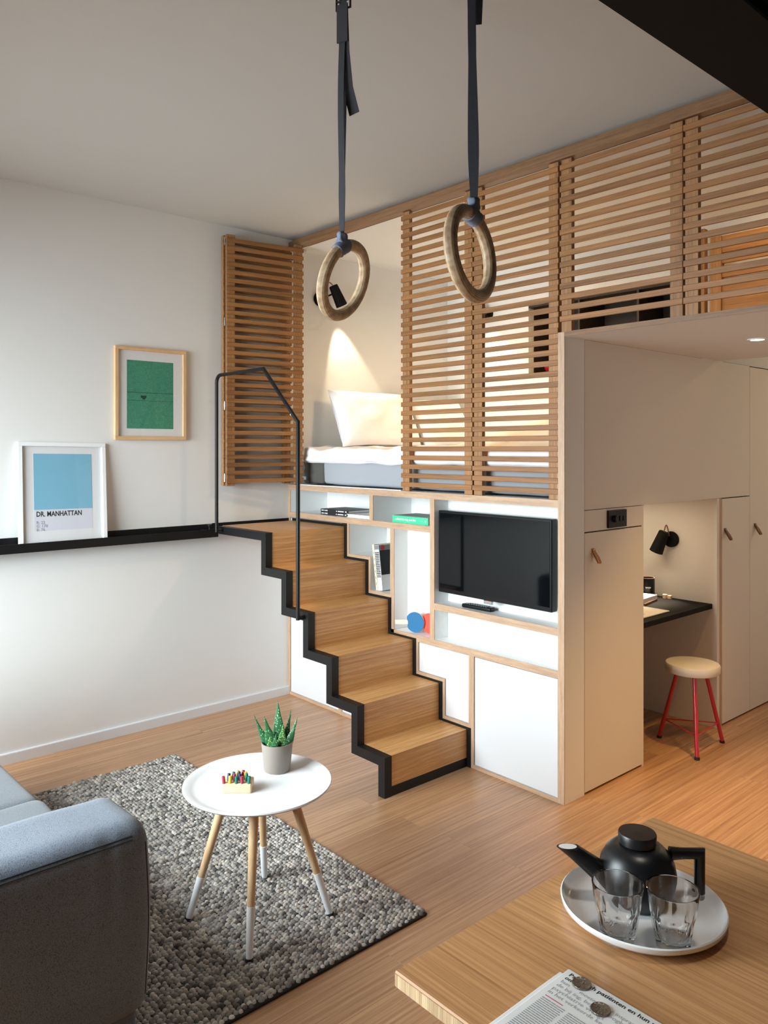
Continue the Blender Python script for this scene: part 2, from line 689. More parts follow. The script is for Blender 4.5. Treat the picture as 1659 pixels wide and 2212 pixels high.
obj('window_pane', MB().box(WX0 + 0.05, 1.22, -4.453, -4.447, WZ0 + 0.05, WZ1 - 0.05), M['pane'], wn)
obj('window_pane', MB().box(1.28, WX1 - 0.05, -4.453, -4.447, WZ0 + 0.05, WZ1 - 0.05), M['pane'], wn)

struct(obj('baseboard_left', MB().prism([(0, 0.0), (0.014, 0.0), (0.014, 0.05), (0.012, 0.054), (0, 0.054)], 'Y', -4.4, -0.001), M['white']), 'low white baseboard along the left wall')
# black steel beam and dark bulkhead at the top right
struct(obj('trim_1', MB().cbox(3.166, 3.41, -4.4, -0.02, 2.70, CEIL - 0.001, 0.004), M['blackp']), 'black beam across the ceiling')
struct(obj('trim_2', MB().box(3.41, 5.4, -4.4, -0.02, 2.735, CEIL - 0.001), M['blackp']), 'dark bulkhead beside the black beam')

# sleeping loft shell: back wall (round the niche), low ceiling, passage soffit
NX0, NX1, NZ0, NZ1 = 0.79, 2.06, 2.13, 2.63
for bx in ((0, NX0, 1.33, 2.91), (NX0, 2.09, 1.33, NZ0), (NX0, NX1, NZ1, 2.91), (NX1, 3.62, NZ0, 2.91)):
    struct(obj('wall_loft', MB().box(bx[0], bx[1], 1.5, 1.56, bx[2], bx[3]), M['wall']), 'cream lit back wall of the sleeping loft')
struct(obj('ceiling', MB().box(0, 3.62, 0.052, 1.56, 2.91, CEIL - 0.001), M['wall']), 'lower ceiling inside the sleeping loft')
sof = struct(obj('trim_3', MB().box(2.163, 3.62, 0.004, 1.49, 2.105, 2.127), M['panel']), 'white soffit over the passage')
obj('edge_strip', MB().box(2.163, 3.62, 0.0, 0.004, 2.105, 2.1272), M['beam'], sof, label='oak front edge of the soffit')  # shade on this edge is put into the colour with the darker beam oak
top = struct(obj('trim_4', MB().box(-0.002, 3.62, 0.002, 0.05, 2.908, 2.952).box(-0.002, 3.62, 0.03, 0.05, 2.952, CEIL), M['beam']), 'oak rail below the ceiling carrying the slatted panels')
obj('track', MB().box(0.15, 3.62, 0.0505, 0.055, 2.9075, 2.9098), M['steel'], top)

# ------------------------------------------------------------------ shelving unit with stepped edge
UN = thing('shelving_unit', (1.08, 0.15, 0), 'white built-in shelving and bed base with oak edges beside the stairs', 'shelving')
T = 0.033


def hboard(name, x0, x1, z0, z1, depth, y0=0.0, m='edge'):
    b = obj(name, MB().box(x0, x1, y0 + 0.004, depth, z0, z1), M['inside'], UN)
    obj('edge_strip', MB().box(x0, x1, y0, y0 + 0.004, z0, z1), M[m], b)
    return b


hboard('side_panel', -0.004, 0.022, 0.0, 1.335, 0.31, m='edgez')
eb = hboard('side_panel', 2.127, 2.162, 0.0, 2.126, 0.155, m='edgez')
hboard('bed_rail', -0.004, 2.127, 1.335, 1.369, 0.06)
obj('sliding_track', MB().box(0.12, 1.075, 0.006, 0.022, 1.369, 1.3735), M['porc'], UN, label='thin white track on the bed rail')
hboard('shelf', 0.022, 1.309, 1.157, 1.190, 0.304)
hboard('shelf', 1.342, 2.127, 0.754, 0.788, 0.104)
hboard('shelf', 1.205, 2.127, 0.562, 0.596, 0.104)
hboard('divider', 0.815, 0.847, 1.190, 1.335, 0.304, m='edgez')
hboard('divider', 0.994, 1.026, 0.596, 1.157, 0.304, m='edgez')
hboard('divider', 1.309, 1.342, 0.596, 1.335, 0.304, m='edgez')
hboard('divider', 1.585, 1.620, 0.018, 0.562, 0.104, m='edgez')
hboard('divider', 0.527, 0.559, 0.018, 0.90, 0.104, m='edgez')
hboard('bottom_board', 0.022, 2.127, 0.0, 0.018, 0.3)
# stepped lining that follows the stairs
SX = [0.611, 0.809, 1.005, 1.205, 1.403, 1.601]
SZ = [1.152, 0.961, 0.770, 0.578, 0.388, 0.198]
LT = 0.017
for i in range(5):
    zt = SZ[i] if i else 1.157
    zlow = SZ[i + 1]
    if i != 2:
        hboard('step_lining', SX[i], SX[i] + LT, zlow + (LT if i < 5 else 0), (1.157 if i == 0 else SZ[i] + LT if i != 3 else 0.562), 0.304 if i < 2 else 0.104, m='edgez')
    x1 = {0: SX[1], 1: 0.994, 2: SX[3], 3: SX[4], 4: 1.585}[i]
    x0 = SX[i]
    if i == 2:
        x0 = 1.026
    hboard('step_lining', x0, x1, zlow, zlow + LT, 0.304 if i < 2 else 0.104)
# backs of the open compartments
obj('back_panel', MB().box(0.022, 1.0, 0.304, 0.315, 0.55, 1.336), M['inside'], UN)
obj('back_panel', MB().box(0.9, 1.342, 0.302, 0.315, 1.157, 1.336), M['inside'], UN)
obj('back_panel', MB().box(1.026, 1.309, 0.104, 0.115, 0.56, 1.157), M['inside'], UN)
obj('back_panel', MB().box(1.342, 2.127, 0.104, 0.115, 0.55, 1.336), M['inside'], UN)
obj('bed_deck', MB().box(0, 2.09, 0.06, 1.5, 1.335, 1.366), M['white'], UN)
# doors
DY0, DY1 = 0.004, 0.02
d1 = obj('door', MB().box(0.027, 0.523, DY0, DY1, 0.022, 1.15), M['white'], UN, label='white door under the stairs')
d2 = obj('door', MB().prism([(0.563, 0.022), (1.36, 0.022), (1.36, 0.13), (1.16, 0.13), (1.16, 0.32), (0.96, 0.32), (0.96, 0.51), (0.77, 0.51), (0.77, 0.70), (0.563, 0.70)], 'Y', DY0, DY1), M['white'], UN, label='stepped white door hidden behind the stairs')
d3 = obj('door', MB().prism([(1.225, 0.408), (1.423, 0.408), (1.423, 0.219), (1.582, 0.219), (1.582, 0.559), (1.225, 0.559)], 'Y', DY0, DY1), M['white'], UN, label='small stepped white door')
d4 = obj('door', MB().box(1.624, 2.123, DY0, DY1, 0.022, 0.558), M['white'], UN, label='large white door at the bottom right')
for d in (d1, d2, d3, d4):
    pass
obj('carcass', MB().box(1.62, 2.127, 0.03, 0.1, 0.018, 0.55).box(1.22, 1.58, 0.03, 0.1, 0.21, 0.55).box(0.022, 0.527, 0.03, 0.1, 0.018, 1.15), M['white'], UN)

# ------------------------------------------------------------------ staircase
ST = thing('staircase', (0.8, -0.28, 0), 'steep bamboo staircase with stepped black steel frame and handrail', 'staircase')
fx = [0.591, 0.789, 0.987, 1.185, 1.383, 1.579]
fz = [1.137, 0.947, 0.757, 0.567, 0.377, 0.187]


def steps(x0, xs, zs):
    out = [(x0, zs[0])]
    for i in range(6):
        out.append((xs[i], zs[i]))
        out.append((xs[i], zs[i + 1] if i < 5 else 0.0))
    return out


def inset(pts, w):
    return [(pts[0][0], pts[0][1] - w)] + [(p[0] - w, p[1] - w) for p in pts[1:-1]] + [(pts[-1][0] - w, 0.0)]


so = steps(0.079, fx, fz)
near = obj('stringer', MB().band(so, inset(so, 0.045), 'Y', -0.56, -0.517), M['steel'], ST)
fo = steps(0.05, SX, SZ)
far = obj('stringer', MB().band(fo, inset(fo, 0.032), 'Y', -0.005, -0.0005), M['steel'], ST)
obj('bottom_bar', MB().box(1.549, 1.577, -0.517, -0.006, 0.0, 0.045), M['steel'], ST)
obj('wall_channel', MB().box(0.001, 0.007, -0.56, -0.002, 1.09, 1.150).box(0.007, 0.050, -0.56, -0.006, 1.092, 1.122), M['steel'], ST)
YA, YB = -0.5165, -0.0055
for i in range(6):
    xf, zf = fx[i] - 0.003, fz[i]
    xb = 0.052 if i == 0 else fx[i - 1] - 0.003
    obj('tread', MB().prism([(xb, zf), (xf, zf), (xf - 0.022, zf - 0.022), (xb, zf - 0.022)], 'Y', YA, YB), M['bamboo'], ST, origin=((xb + xf) / 2, -0.27, zf))
    zb = fz[i + 1] if i < 5 else 0.045
    obj('riser', MB().prism([(xf, zf - 0.0004), (xf, zb), (xf - 0.022, zb), (xf - 0.022, zf - 0.0224)], 'Y', YA, YB), M['bamboo'], ST, origin=(xf, -0.27, (zb + zf) / 2))
# handrail
RY = -0.60
rail = MB()
cpath = [(0.127, RY, 1.108)]
for k in range(7):
    a = pi - pi / 2 * k / 6
    cpath.append((0.127 + 0.045 + 0.045 * cos(a), RY, 1.99 + 0.045 * sin(a)))
cpath += [(0.632, RY, 2.036), (0.955, RY, 1.738), (0.953, RY, 0.722)]
rail.tube(cpath, 0.0105, 12)
hr = obj('handrail', rail, M['steel'], ST, smooth=40, label='round black steel handrail')
obj('bracket', MB().tube([(0.127, RY, 1.118), (0.127, -0.558, 1.118)], 0.0105, 10), M['steel'], hr, smooth=40)
obj('bracket', MB().tube([(0.953, RY, 0.732), (0.953, -0.558, 0.732)], 0.0105, 10), M['steel'], hr, smooth=40)

# wall ledge for pictures
LG = tag(obj('picture_ledge', MB().box(0.001, 0.005, -3.38, -0.563, 1.074, 1.147).box(0.005, 0.082, -3.38, -0.563, 1.074, 1.079).box(0.078, 0.082, -3.38, -0.563, 1.079, 1.121), M['steel']), 'long black steel channel fixed to the left wall as picture ledge', 'ledge')
obj('end_plate', MB().box(0.005, 0.078, -0.64, -0.634, 1.079, 1.12), M['steel'], LG)
obj('thumb_screw', MB().lathe([(0.006, 0), (0.006, 0.026), (0.012, 0.030), (0.013, 0.038), (0.011, 0.041)], (0.07, -0.615, 1.11), 12), M['steel'], LG, smooth=30)

# ------------------------------------------------------------------ slatted oak panels
SLAT_H, PITCH, Z0S = 0.0250, 0.04877, 1.3935
protos = {}


def slat_mesh(w):
    if w not in protos:
        protos[w] = MB().cbox(0, w, 0.0, 0.0115, 0, SLAT_H, 0.0015).mesh('slat', M['oak'])
    return protos[w]


def slat_panel(loc, w, k0, zbot, label, rz=0.0, hinges=False):
    r = thing('slatted_screen', (loc[0], loc[1], zbot), label, 'screen', 'slatted oak panels of the sleeping loft')
    r.rotation_euler.z = rz
    ztop = 2.905
    for sx0, sx1 in ((0.004, 0.058), (w - 0.058, w - 0.004)):
        me = MB().cbox(sx0, sx1, 0.0095, 0.034, 0, ztop - zbot, 0.0015).mesh('stile', M['oakz'])
        o = bpy.data.objects.new('stile', me)
        o.parent = r
        COL.objects.link(o)
    for k in range(k0, 31):
        o = bpy.data.objects.new('slat', slat_mesh(w))
        o.parent = r
        o.location = (0, 0, Z0S + PITCH * k - zbot)
        COL.objects.link(o)
    if hinges:
        for hz in (1.40, 1.84, 2.35, 2.84):
            me = MB().lathe([(0.004, 0), (0.004, 0.05)], (0.001, 0.036, hz - zbot), 10).box(-0.001, 0.0035, 0.018, 0.034, hz - zbot, hz - zbot + 0.05).mesh('hinge', M['chrome'], smooth=40)
            o = bpy.data.objects.new('hinge', me)
            o.parent = r
            COL.objects.link(o)
        for cz in (1.44, 1.815, 2.275, 2.80):
            me = MB().cbox(w - 0.085, w - 0.066, 0.020, 0.032, cz - zbot, cz - zbot + 0.016, 0.001).mesh('catch', M['chrome'])
            o = bpy.data.objects.new('catch', me)
            o.parent = r
            COL.objects.link(o)
        for cz in (1.402, 2.862):
            me = MB().cbox(w - 0.006, w + 0.026, 0.016, 0.022, cz - zbot, cz - zbot + 0.022, 0.001).mesh('bracket', M['chrome'])
            o = bpy.data.objects.new('bracket', me)
            o.parent = r
            COL.objects.link(o)
    return r


slat_panel((1.080, 0.002), 0.523, 0, 1.3695, 'tall slatted oak panel closing the bed right of the open gap')
slat_panel((1.606, 0.002), 0.519, 0, 1.3695, 'tall slatted oak panel above the television beside the grey corner')
slat_panel((2.134, 0.002), 0.586, 16, 2.1275, 'short slatted oak panel over the start of the passage, nearer the bed')
slat_panel((2.722, 0.002), 0.586, 16, 2.1275, 'short slatted oak panel in front of the amber wood, under the black beam')
# folded pair: front leaf from (0.157,0.01) to (0.055,-0.494); its face looks towards +X
ang = math.atan2(0.0136 + 0.503, 0.157 - 0.076)
slat_panel((0.076, -0.503), 0.520, 0, 1.377, 'front leaf of the folded slatted pair standing open against the left wall', ang, True)
slat_panel((0.0395, -0.503), 0.505, 0, 1.377, 'rear leaf of the folded slatted pair, mostly hidden behind the front leaf', radians(90))
COL_ = None

# ------------------------------------------------------------------ bed
BD = thing('bed', (1.1, 0.75, 1.367), 'grey mattress base lying on the white loft deck', 'bed')


def soft(amp, sc, seed=0.0):
    def fn(p, d):
        n = noise.noise(Vector((p.x * sc + seed, p.y * sc, p.z * sc)))
        return p + d * n * amp
    return fn


obj('mattress', MB().rbox(0.255, 2.10, 0.088, 1.46, 1.376, 1.53, 0.025, (16, 10, 2), soft(0.004, 9)), M['boxspring'], BD, smooth=50)
obj('side_cover', MB().rbox(0.03, 0.255, 0.092, 1.46, 1.376, 1.53, 0.03, (5, 10, 4), soft(0.014, 22)), M['darkfab'], BD, smooth=60, label='crumpled dark grey cover at the head end')


def duvet_fn(p, d):
    n = noise.noise(Vector((p.x * 5, p.y * 5, 0))) * 0.022 + noise.noise(Vector((p.x * 14, p.y * 11, 3))) * 0.010
    if d.z > 0.2:
        rise = 0.0
        if p.x > 0.9:
            t = min(1, (p.x - 0.9) / 0.8)
            s = min(1, max(0, (p.y - 0.12) / 0.5))
            rise = 0.16 * (t * t * (3 - 2 * t)) * (s * s * (3 - 2 * s))
        p = p + Vector((0, 0, rise + n * d.z))
    elif d.z > -0.5:
        fold = noise.noise(Vector((p.x * 13, 0, p.z * 6))) * 0.018
        p = p + d * (fold + 0.006)
    if p.y < 0.078 and d.z < 0.4:          # front edge droops over the mattress
        p = p + Vector((0, 0, -0.028 + 0.010 * noise.noise(Vector((p.x * 6, 7, 0)))))
    return p


DV = tag(obj('duvet', MB().rbox(0.07, 2.06, 0.052, 1.44, 1.536, 1.608, 0.034, (60, 40, 2), duvet_fn), M['linen'], smooth=60), 'puffy white duvet spread over the grey mattress in the loft', 'duvet')


def pillow(name, c, u, v, w, h, t, label, seed=0):
    """u = width direction, v = height direction"""
    u, v = Vector(u).normalized(), Vector(v).normalized()
    nn = u.cross(v)
    c = Vector(c)
    nu, nv = 26, 20
    mb = MB()
    for s in (1, -1):
        grid = []
        for j in range(nv + 1):
            b = -1 + 2 * j / nv
            for i in range(nu + 1):
                a = -1 + 2 * i / nu
                ea, eb = max(0, 1 - abs(a) ** 2.6), max(0, 1 - abs(b) ** 2.6)
                th = t / 2 * (ea ** 0.42) * (eb ** 0.42)
                th *= 1 + 0.18 * noise.noise(Vector((a * 2.2 + seed, b * 2.2, s)))
                pin = 1 - 0.07 * (1 - abs(b) ** 2) * (abs(a) ** 3)
                pin2 = 1 - 0.09 * (1 - abs(a) ** 2) * (abs(b) ** 3)
                grid.append(c + u * a * w / 2 * pin + v * b * h / 2 * pin2 + nn * s * (th + 0.006 * noise.noise(Vector((a * 7, b * 7, seed + s))) * min(1, 3 * min(ea, eb))))
        fs = [(j * (nu + 1) + i, j * (nu + 1) + i + 1, (j + 1) * (nu + 1) + i + 1, (j + 1) * (nu + 1) + i) for j in range(nv) for i in range(nu)]
        if s < 0:
            fs = [f[::-1] for f in fs]
        mb.add(grid, fs)
    return tag(obj(name, mb, M['linen'], smooth=70, recalc=False), label, 'pillow')


pillow('pillow', (0.185, 0.60, 1.805), (0, 1, 0.0), (-0.42, 0.02, 0.9), 0.72, 0.42, 0.19, 'plump white pillow leaning on the wall under the reading lamp')
pillow('pillow', (0.23, 1.20, 1.79), (0, 1, 0.05), (-0.5, 0, 0.85), 0.50, 0.40, 0.18, 'second white pillow half hidden behind the slatted panel', 5)


# ------------------------------------------------------------------ wall lamps (cone spot heads with a leather loop)
def wall_lamp(disc_c, normal, a, b, label, lit, loop_side, power, aim, angle):
    """disc on the wall, cylindrical shade from a (closed end) to b (open end)"""
    nrm = Vector(normal)
    t = thing('wall_lamp', disc_c, label, 'lamp', 'small black wall lamps')
    obj('wall_disc', MB().lathe([(0.047, 0), (0.047, 0.016), (0.043, 0.02)], disc_c, 28, nrm), M['blackp'], t, smooth=40)
    a, b = Vector(a), Vector(b)
    ax = (b - a)
    L = ax.length
    sh = obj('lamp_shade', MB().lathe([(0.0, 0.0), (0.026, 0.0), (0.030, 0.004), (0.040, L), (0.0375, L), (0.028, 0.008), (0.0, 0.008)], a, 28, ax, False, False), M['blackp'], t, smooth=40)
    obj('bulb', MB().lathe([(0.0, L * 0.35), (0.022, L * 0.38), (0.022, L * 0.7), (0.0, L * 0.72)], a, 16, ax, False, False), M['bulb'], sh, smooth=60)
    dc = Vector(disc_c)
    mid = a + ax * 0.35
    obj('arm', MB().tube([dc + nrm * 0.018, mid], 0.006, 8), M['blackp'], t)
    up = Vector((0, 0, 1))
    p0 = a + ax * 0.05
    p1 = dc + nrm * 0.03 + up * 0.02
    arc = []
    for k in range(9):
        s = k / 8
        arc.append(p0.lerp(p1, s) + up * 0.055 * sin(pi * s) + Vector(loop_side) * 0.012 * sin(pi * s))
    obj('leather_loop', MB().tube(arc, 0.0035, 6), M['leather2'], t, smooth=60, label='thin red-brown leather loop')
    if lit:
        sp = spot('wall_lamp_light', b - ax * 0.25, aim, power, angle, (1.0, 0.84, 0.60), 0.35, 0.015)
    return t


wall_lamp((0.001, 0.25, 2.612), (1, 0, 0), (0.09, 0.300, 2.698), (0.10, 0.368, 2.568), 'small black reading lamp on the left wall above the pillow', True, (0, 0, 0), 32, (0.06, 0.60, 1.75), 50)
wall_lamp((0.42, 1.499, 2.60), (0, -1, 0), (0.40, 1.42, 2.66), (0.44, 1.42, 2.54), 'black reading lamp on the loft back wall, peeping out between slats', True, (0, 0, 0), 14, (0.55, 1.3, 1.6), 90)
wall_lamp((1.885, 1.469, 1.06), (0, -1, 0), (1.872, 1.405, 1.108), (1.825, 1.395, 0.985), 'small black lamp on the wall above the dark desk', True, (0, 0, 0), 22, (1.86, 1.16, 0.73), 100)

# dark recessed bookcase in the loft back wall
BC = thing('bookcase', (1.42, 1.5, NZ0), 'dark recessed bookcase in the loft back wall seen through the slats', 'bookcase')
obj('back_board', MB().box(NX0, NX1, 1.80, 1.81, NZ0, NZ1), M['dkniche'], BC)
obj('case', MB().box(NX0, NX1, 1.5, 1.80, NZ0 - 0.01, NZ0).box(NX0 - 0.01, NX0, 1.56, 1.80, NZ0, NZ1).box(NX1, NX1 + 0.01, 1.56, 1.8, NZ0, NZ1), M['dkniche'], BC)
obj('top_board', MB().box(NX0, NX1, 1.5, 1.80, NZ1 - 0.035, NZ1), M['dkniche'], BC)
for dx in (1.20, 1.635):
    obj('divider', MB().box(dx, dx + 0.014, 1.502, 1.80, NZ0, NZ1 - 0.035), M['dkniche'], BC)
tag(obj('bowl', MB().lathe([(0.02, 0), (0.035, 0.006), (0.055, 0.03), (0.062, 0.055), (0.058, 0.055), (0.05, 0.03), (0.0, 0.012)], (0.91, 1.62, NZ0), 20, None, True, False), M['red'], smooth=50), 'small red bowl at the bottom of the dark bookcase', 'bowl')

# amber lit wooden wardrobe frame at the right end of the loft
AW = thing('slatted_cupboard', (2.4, 1.45, 2.127), 'amber lit wooden cupboard frame with cross boards behind the last slatted panel', 'cupboard')
obj('post', MB().cbox(2.086, 2.122, 1.40, 1.44, 2.1275, 2.86, 0.002), M['oakz'], AW, label='darker brown post')
obj('post', MB().cbox(2.155, 2.218, 1.40, 1.44, 2.1275, 2.80, 0.002), M['amber'], AW)
obj('post', MB().cbox(2.95, 3.01, 1.40, 1.44, 2.1275, 2.80, 0.002), M['amber'], AW)
M['amberx'] = wood('amber_board', 'b98a55', '8a5c30', 'X', 0.5, grain=50, along=2, tint=0.06, streak=0.5)
for zb, hh in ((2.475, 0.075), (2.565, 0.055), (2.645, 0.035), (2.705, 0.03), (2.77, 0.03), (2.19, 0.26)):
    obj('board', MB().cbox(2.218, 2.95, 1.41, 1.43, zb, zb + hh, 0.0015), M['amberx'], AW, origin=(2.6, 1.42, zb))

# ------------------------------------------------------------------ passage side: wardrobe fronts, desk niche
XF = 2.162
WD = thing('wardrobe', (2.0, 1.4, 0), 'off-white wardrobe wall with leather pulls along the passage', 'wardrobe')


def front(name, y0, y1, z0, z1, label=None):
    return obj(name, MB().cbox(XF - 0.018, XF, y0, y1, z0, z1, 0.0008), M['panel'], WD, label=label)


front('corner_panel', 0.1555, 0.1556 + 0.0004, 0, 0.001) if False else None
front('upper_panel', 0.1575, 1.8935, 1.3175, 2.1045, 'large plain upper panel over the desk niche')
swp = front('switch_panel', 0.1575, 0.672, 1.2155, 1.3145, 'narrow panel carrying the black switch')


def pull(parent, y, z, m='leather'):
    """folded leather strap hanging from a screw"""
    w = 0.019
    path = [(XF + 0.0015, y, z), (XF + 0.003, y, z - 0.014), (XF + 0.010, y, z - 0.03), (XF + 0.026, y, z - 0.055), (XF + 0.034, y, z - 0.066), (XF + 0.040, y, z - 0.066), (XF + 0.040, y, z - 0.058), (XF + 0.028, y, z - 0.036), (XF + 0.010, y, z - 0.014), (XF + 0.005, y, z)]
    h = obj('leather_pull', MB().ribbon(path, (0, 1, 0), w, 0.0028), M[m], parent, smooth=45)
    obj('screw', MB().lathe([(0.0045, 0), (0.0045, 0.002), (0.002, 0.003)], (XF + 0.0065, y, z - 0.006), 12, (1, 0, 0)), M['chrome'], h, smooth=40)


dA = front('door', 0.1585, 0.672, 0.010, 1.2095, 'short off-white door left of the desk niche')
pull(dA, 0.222, 1.135)
dB = front('door', 1.532, 1.8935, 0.010, 1.3115, 'short off-white door right of the desk niche')
pull(dB, 1.566, 1.140, 'leather2')
dC = front('door', 1.8965, 2.5, 0.010, 2.100, 'tall off-white door at the end of the wardrobe')
pull(dC, 1.965, 1.143, 'leather2')
front('door', 2.503, 3.1, 0.010, 2.100, 'tall off-white door farther down the passage')
front('door', 3.103, 3.65, 0.010, 2.100)
front('door', 3.653, 4.195, 0.010, 2.100)
# carcass boards behind the fronts, niche lining
obj('carcass', MB().box(2.125, XF - 0.02, 0.160, 0.654, 0.0, 1.30).box(2.125, XF - 0.02, 0.16, 1.895, 1.319, 1.334).box(2.125, XF - 0.019, 1.56, 4.1, 0, 2.09).box(2.125, XF - 0.019, 0.16, 1.49, 1.34, 2.09), M['carcass'], WD)
NI = thing('desk_niche', (1.8, 1.1, 0), 'off-white lined alcove under the loft that holds the desk', 'alcove')
obj('niche_side', MB().box(1.3, XF - 0.001, 1.470, 1.5, 0.0, 1.316), M['panel'], NI)
ep = obj('niche_side', MB().box(1.3, XF - 0.019, 1.5, 1.528, 0.0, 1.316), M['panel'], NI)
obj('edge_strip', MB().box(XF - 0.019, XF - 0.001, 1.5005, 1.5285, 0.0, 1.316), M['edgez'], ep, label='oak front edge beside the desk')
obj('niche_side', MB().box(1.3, XF - 0.001, 0.655, 0.6735, 0.0, 1.316), M['panel'], NI)
obj('niche_back', MB().box(1.28, 1.3, 0.655, 1.5, 0.0, 1.316), M['panel'], NI)
obj('niche_top', MB().box(1.3, XF - 0.019, 0.655, 1.5, 1.3165, 1.3185), M['panel'], NI)
# corner strip at the unit's end is the shelving side panel; wall above the tall doors
struct(obj('wall_passage_left', MB().box(2.06, 2.15, 1.56, 4.2, 2.108, CEIL), M['wall']))

SW = thing('light_switch', (XF, 0.42, 1.264), 'black square dimmer switch plate above the short wardrobe door', 'switch')
obj('plate', MB().cbox(XF, XF + 0.011, 0.340, 0.500, 1.222, 1.306, 0.002), M['bezel'], SW)
obj('dimmer_knob', MB().lathe([(0.017, 0), (0.017, 0.012), (0.014, 0.015)], (XF + 0.011, 0.392, 1.264), 20, (1, 0, 0)), M['bezel'], SW, smooth=40)
for yy in (0.432, 0.462):
    obj('button', MB().cbox(XF + 0.011, XF + 0.015, yy, yy + 0.022, 1.252, 1.276, 0.001), M['bezel'], SW)

DL = thing('downlight', (2.70, 0.735, 2.105), 'round recessed downlight in the passage soffit', 'light')
obj('trim_ring', MB().lathe([(0.030, -0.004), (0.042, -0.004), (0.044, 0.0), (0.030, 0.0)], (2.70, 0.735, 2.105), 32, None, False, False), M['porc'], DL, smooth=40)
obj('lens', MB().lathe([(0.030, -0.0035), (0.0, -0.003)], (2.70, 0.735, 2.105), 24, None, False, False), M['dl'], DL)
spot('downlight_spot', (2.70, 0.735, 2.095), (2.66, 0.70, 0), 70, 76, WARM, 1.0, 0.03)
spot('dining_fill_spot', (3.75, -1.72, 2.69), (3.72, -1.7, 0), 34, 95, (1.0, 0.90, 0.78), 1.0, 0.12)  # unseen fill light, added to brighten the dining table
spot('passage_downlight_spot', (2.95, 3.6, 2.95), (2.75, 3.3, 0), 60, 150, WARM2, 0.7, 0.05)
spot('kitchen_downlight_spot', (3.30, 0.42, 2.095), (3.0, 0.2, 0), 90, 80, WARM, 1.0, 0.03)
spot('loft_downlight_spot', (2.6, 1.0, 2.89), (2.5, 1.42, 2.3), 9, 150, WARM, 0.8, 0.05)
spot('loft_bed_fill_spot', (1.3, 0.75, 2.89), (1.2, 0.8, 1.5), 85, 165, (1.0, 0.66, 0.32), 1.0, 0.08)  # unseen warm fill, added to lift the light inside the loft

area_light('niche_fill', (1.75, 1.08, 1.312), (0, 0, 0), 0.6, 0.06, 3.0, (1.0, 0.80, 0.55))  # fill light added under the niche top to brighten the alcove

# desk and what lies on it
tag(obj('desk', MB().cbox(1.301, 2.135, 0.6745, 1.4685, 0.681, 0.709, 0.001), M['blackp'], origin=(1.7, 1.07, 0.681)), 'dark brown-black desktop fitted into the niche', 'desk')
DZ = 0.709
MG = thing('mug', (1.79, 1.36, DZ), 'tall black mug with white letters at the back of the desk', 'mug')
obj('body', MB().lathe([(0.040, 0), (0.041, 0.004), (0.041, 0.118), (0.0405, 0.12), (0.038, 0.12), (0.038, 0.006), (0.0, 0.006)], (1.79, 1.36, DZ), 32, None, True, False), M['bezel'], MG, smooth=40)
obj('rim', MB().lathe([(0.0412, 0.1195), (0.0412, 0.122), (0.0375, 0.122), (0.0375, 0.1195)], (1.79, 1.36, DZ), 32, None, False, False), M['leather2'], MG)
lt = MB()
tx = text_mb('wcv', 0.02, (0, 0, 0), (1, 0, 0), (0, 1, 0), 0.0006, None, 0)
for vx, vy, vz in tx.v:
    a = radians(-62) + (vx - 0.012) / 0.0415
    lt.v.append((1.79 + 0.0416 * cos(a), 1.36 + 0.0416 * sin(a), DZ + 0.062 + vy))
lt.f = tx.f
lt.m = tx.m
obj('lettering', lt, M['whitec'], MG, recalc=False)


def flat_book(name, c, rz, L, W, H, mc, mp, label, cat='book', group=None):
    """book lying flat; spine along local +... length L along x, width W along y"""
    t = thing(name, c, label, cat, group)
    t.rotation_euler.z = rz
    for nm, mb, m in (('cover', MB().box(-L / 2, L / 2, -W / 2, W / 2, 0, 0.0025).box(-L / 2, L / 2, -W / 2, W / 2, H - 0.0025, H).box(-L / 2, L / 2, -W / 2, -W / 2 + 0.0025, 0.0025, H - 0.0025), mc),
                      ('page_block', MB().box(-L / 2 + 0.003, L / 2 - 0.003, -W / 2 + 0.003, W / 2 - 0.004, 0.0026, H - 0.0026), mp)):
        o = bpy.data.objects.new(nm, mb.mesh(nm, m))
        o.parent = t
        COL.objects.link(o)
    return t


flat_book('book', (1.83, 1.20, DZ), radians(100), 0.20, 0.14, 0.014, M['leather2'], M['pages'], 'brown notebook at the bottom of the little pile on the desk')
flat_book('book', (1.825, 1.205, DZ + 0.0143), radians(96), 0.20, 0.13, 0.022, M['whitec'], M['pages'], 'white book on top of the little pile on the desk')
TB = thing('tablet', (1.98, 0.93, DZ), 'thin pale tablet lying flat at the front of the desk', 'tablet')
obj('body', MB().rbox(1.88, 2.085, 0.80, 1.075, DZ + 0.001, DZ + 0.008, 0.003, 2), M['seat'], TB, smooth=40)
obj('logo', MB().lathe([(0.008, 0), (0.0, 0.0003)], (2.04, 0.88, DZ + 0.0082), 12), M['greyink'], TB)
for i, (bx, by) in enumerate(((1.872, 1.415), (1.897, 1.425))):
    tag(obj('toy_block', MB().cbox(bx - 0.011, bx + 0.011, by - 0.011, by + 0.011, DZ, DZ + 0.022 + 0.004 * (1 - i), 0.002), M['beech']), ('larger pale wooden cube by the desk wall, nearer the mug', 'smaller pale wooden cube by the desk wall, nearer the oak edge')[i], 'block')

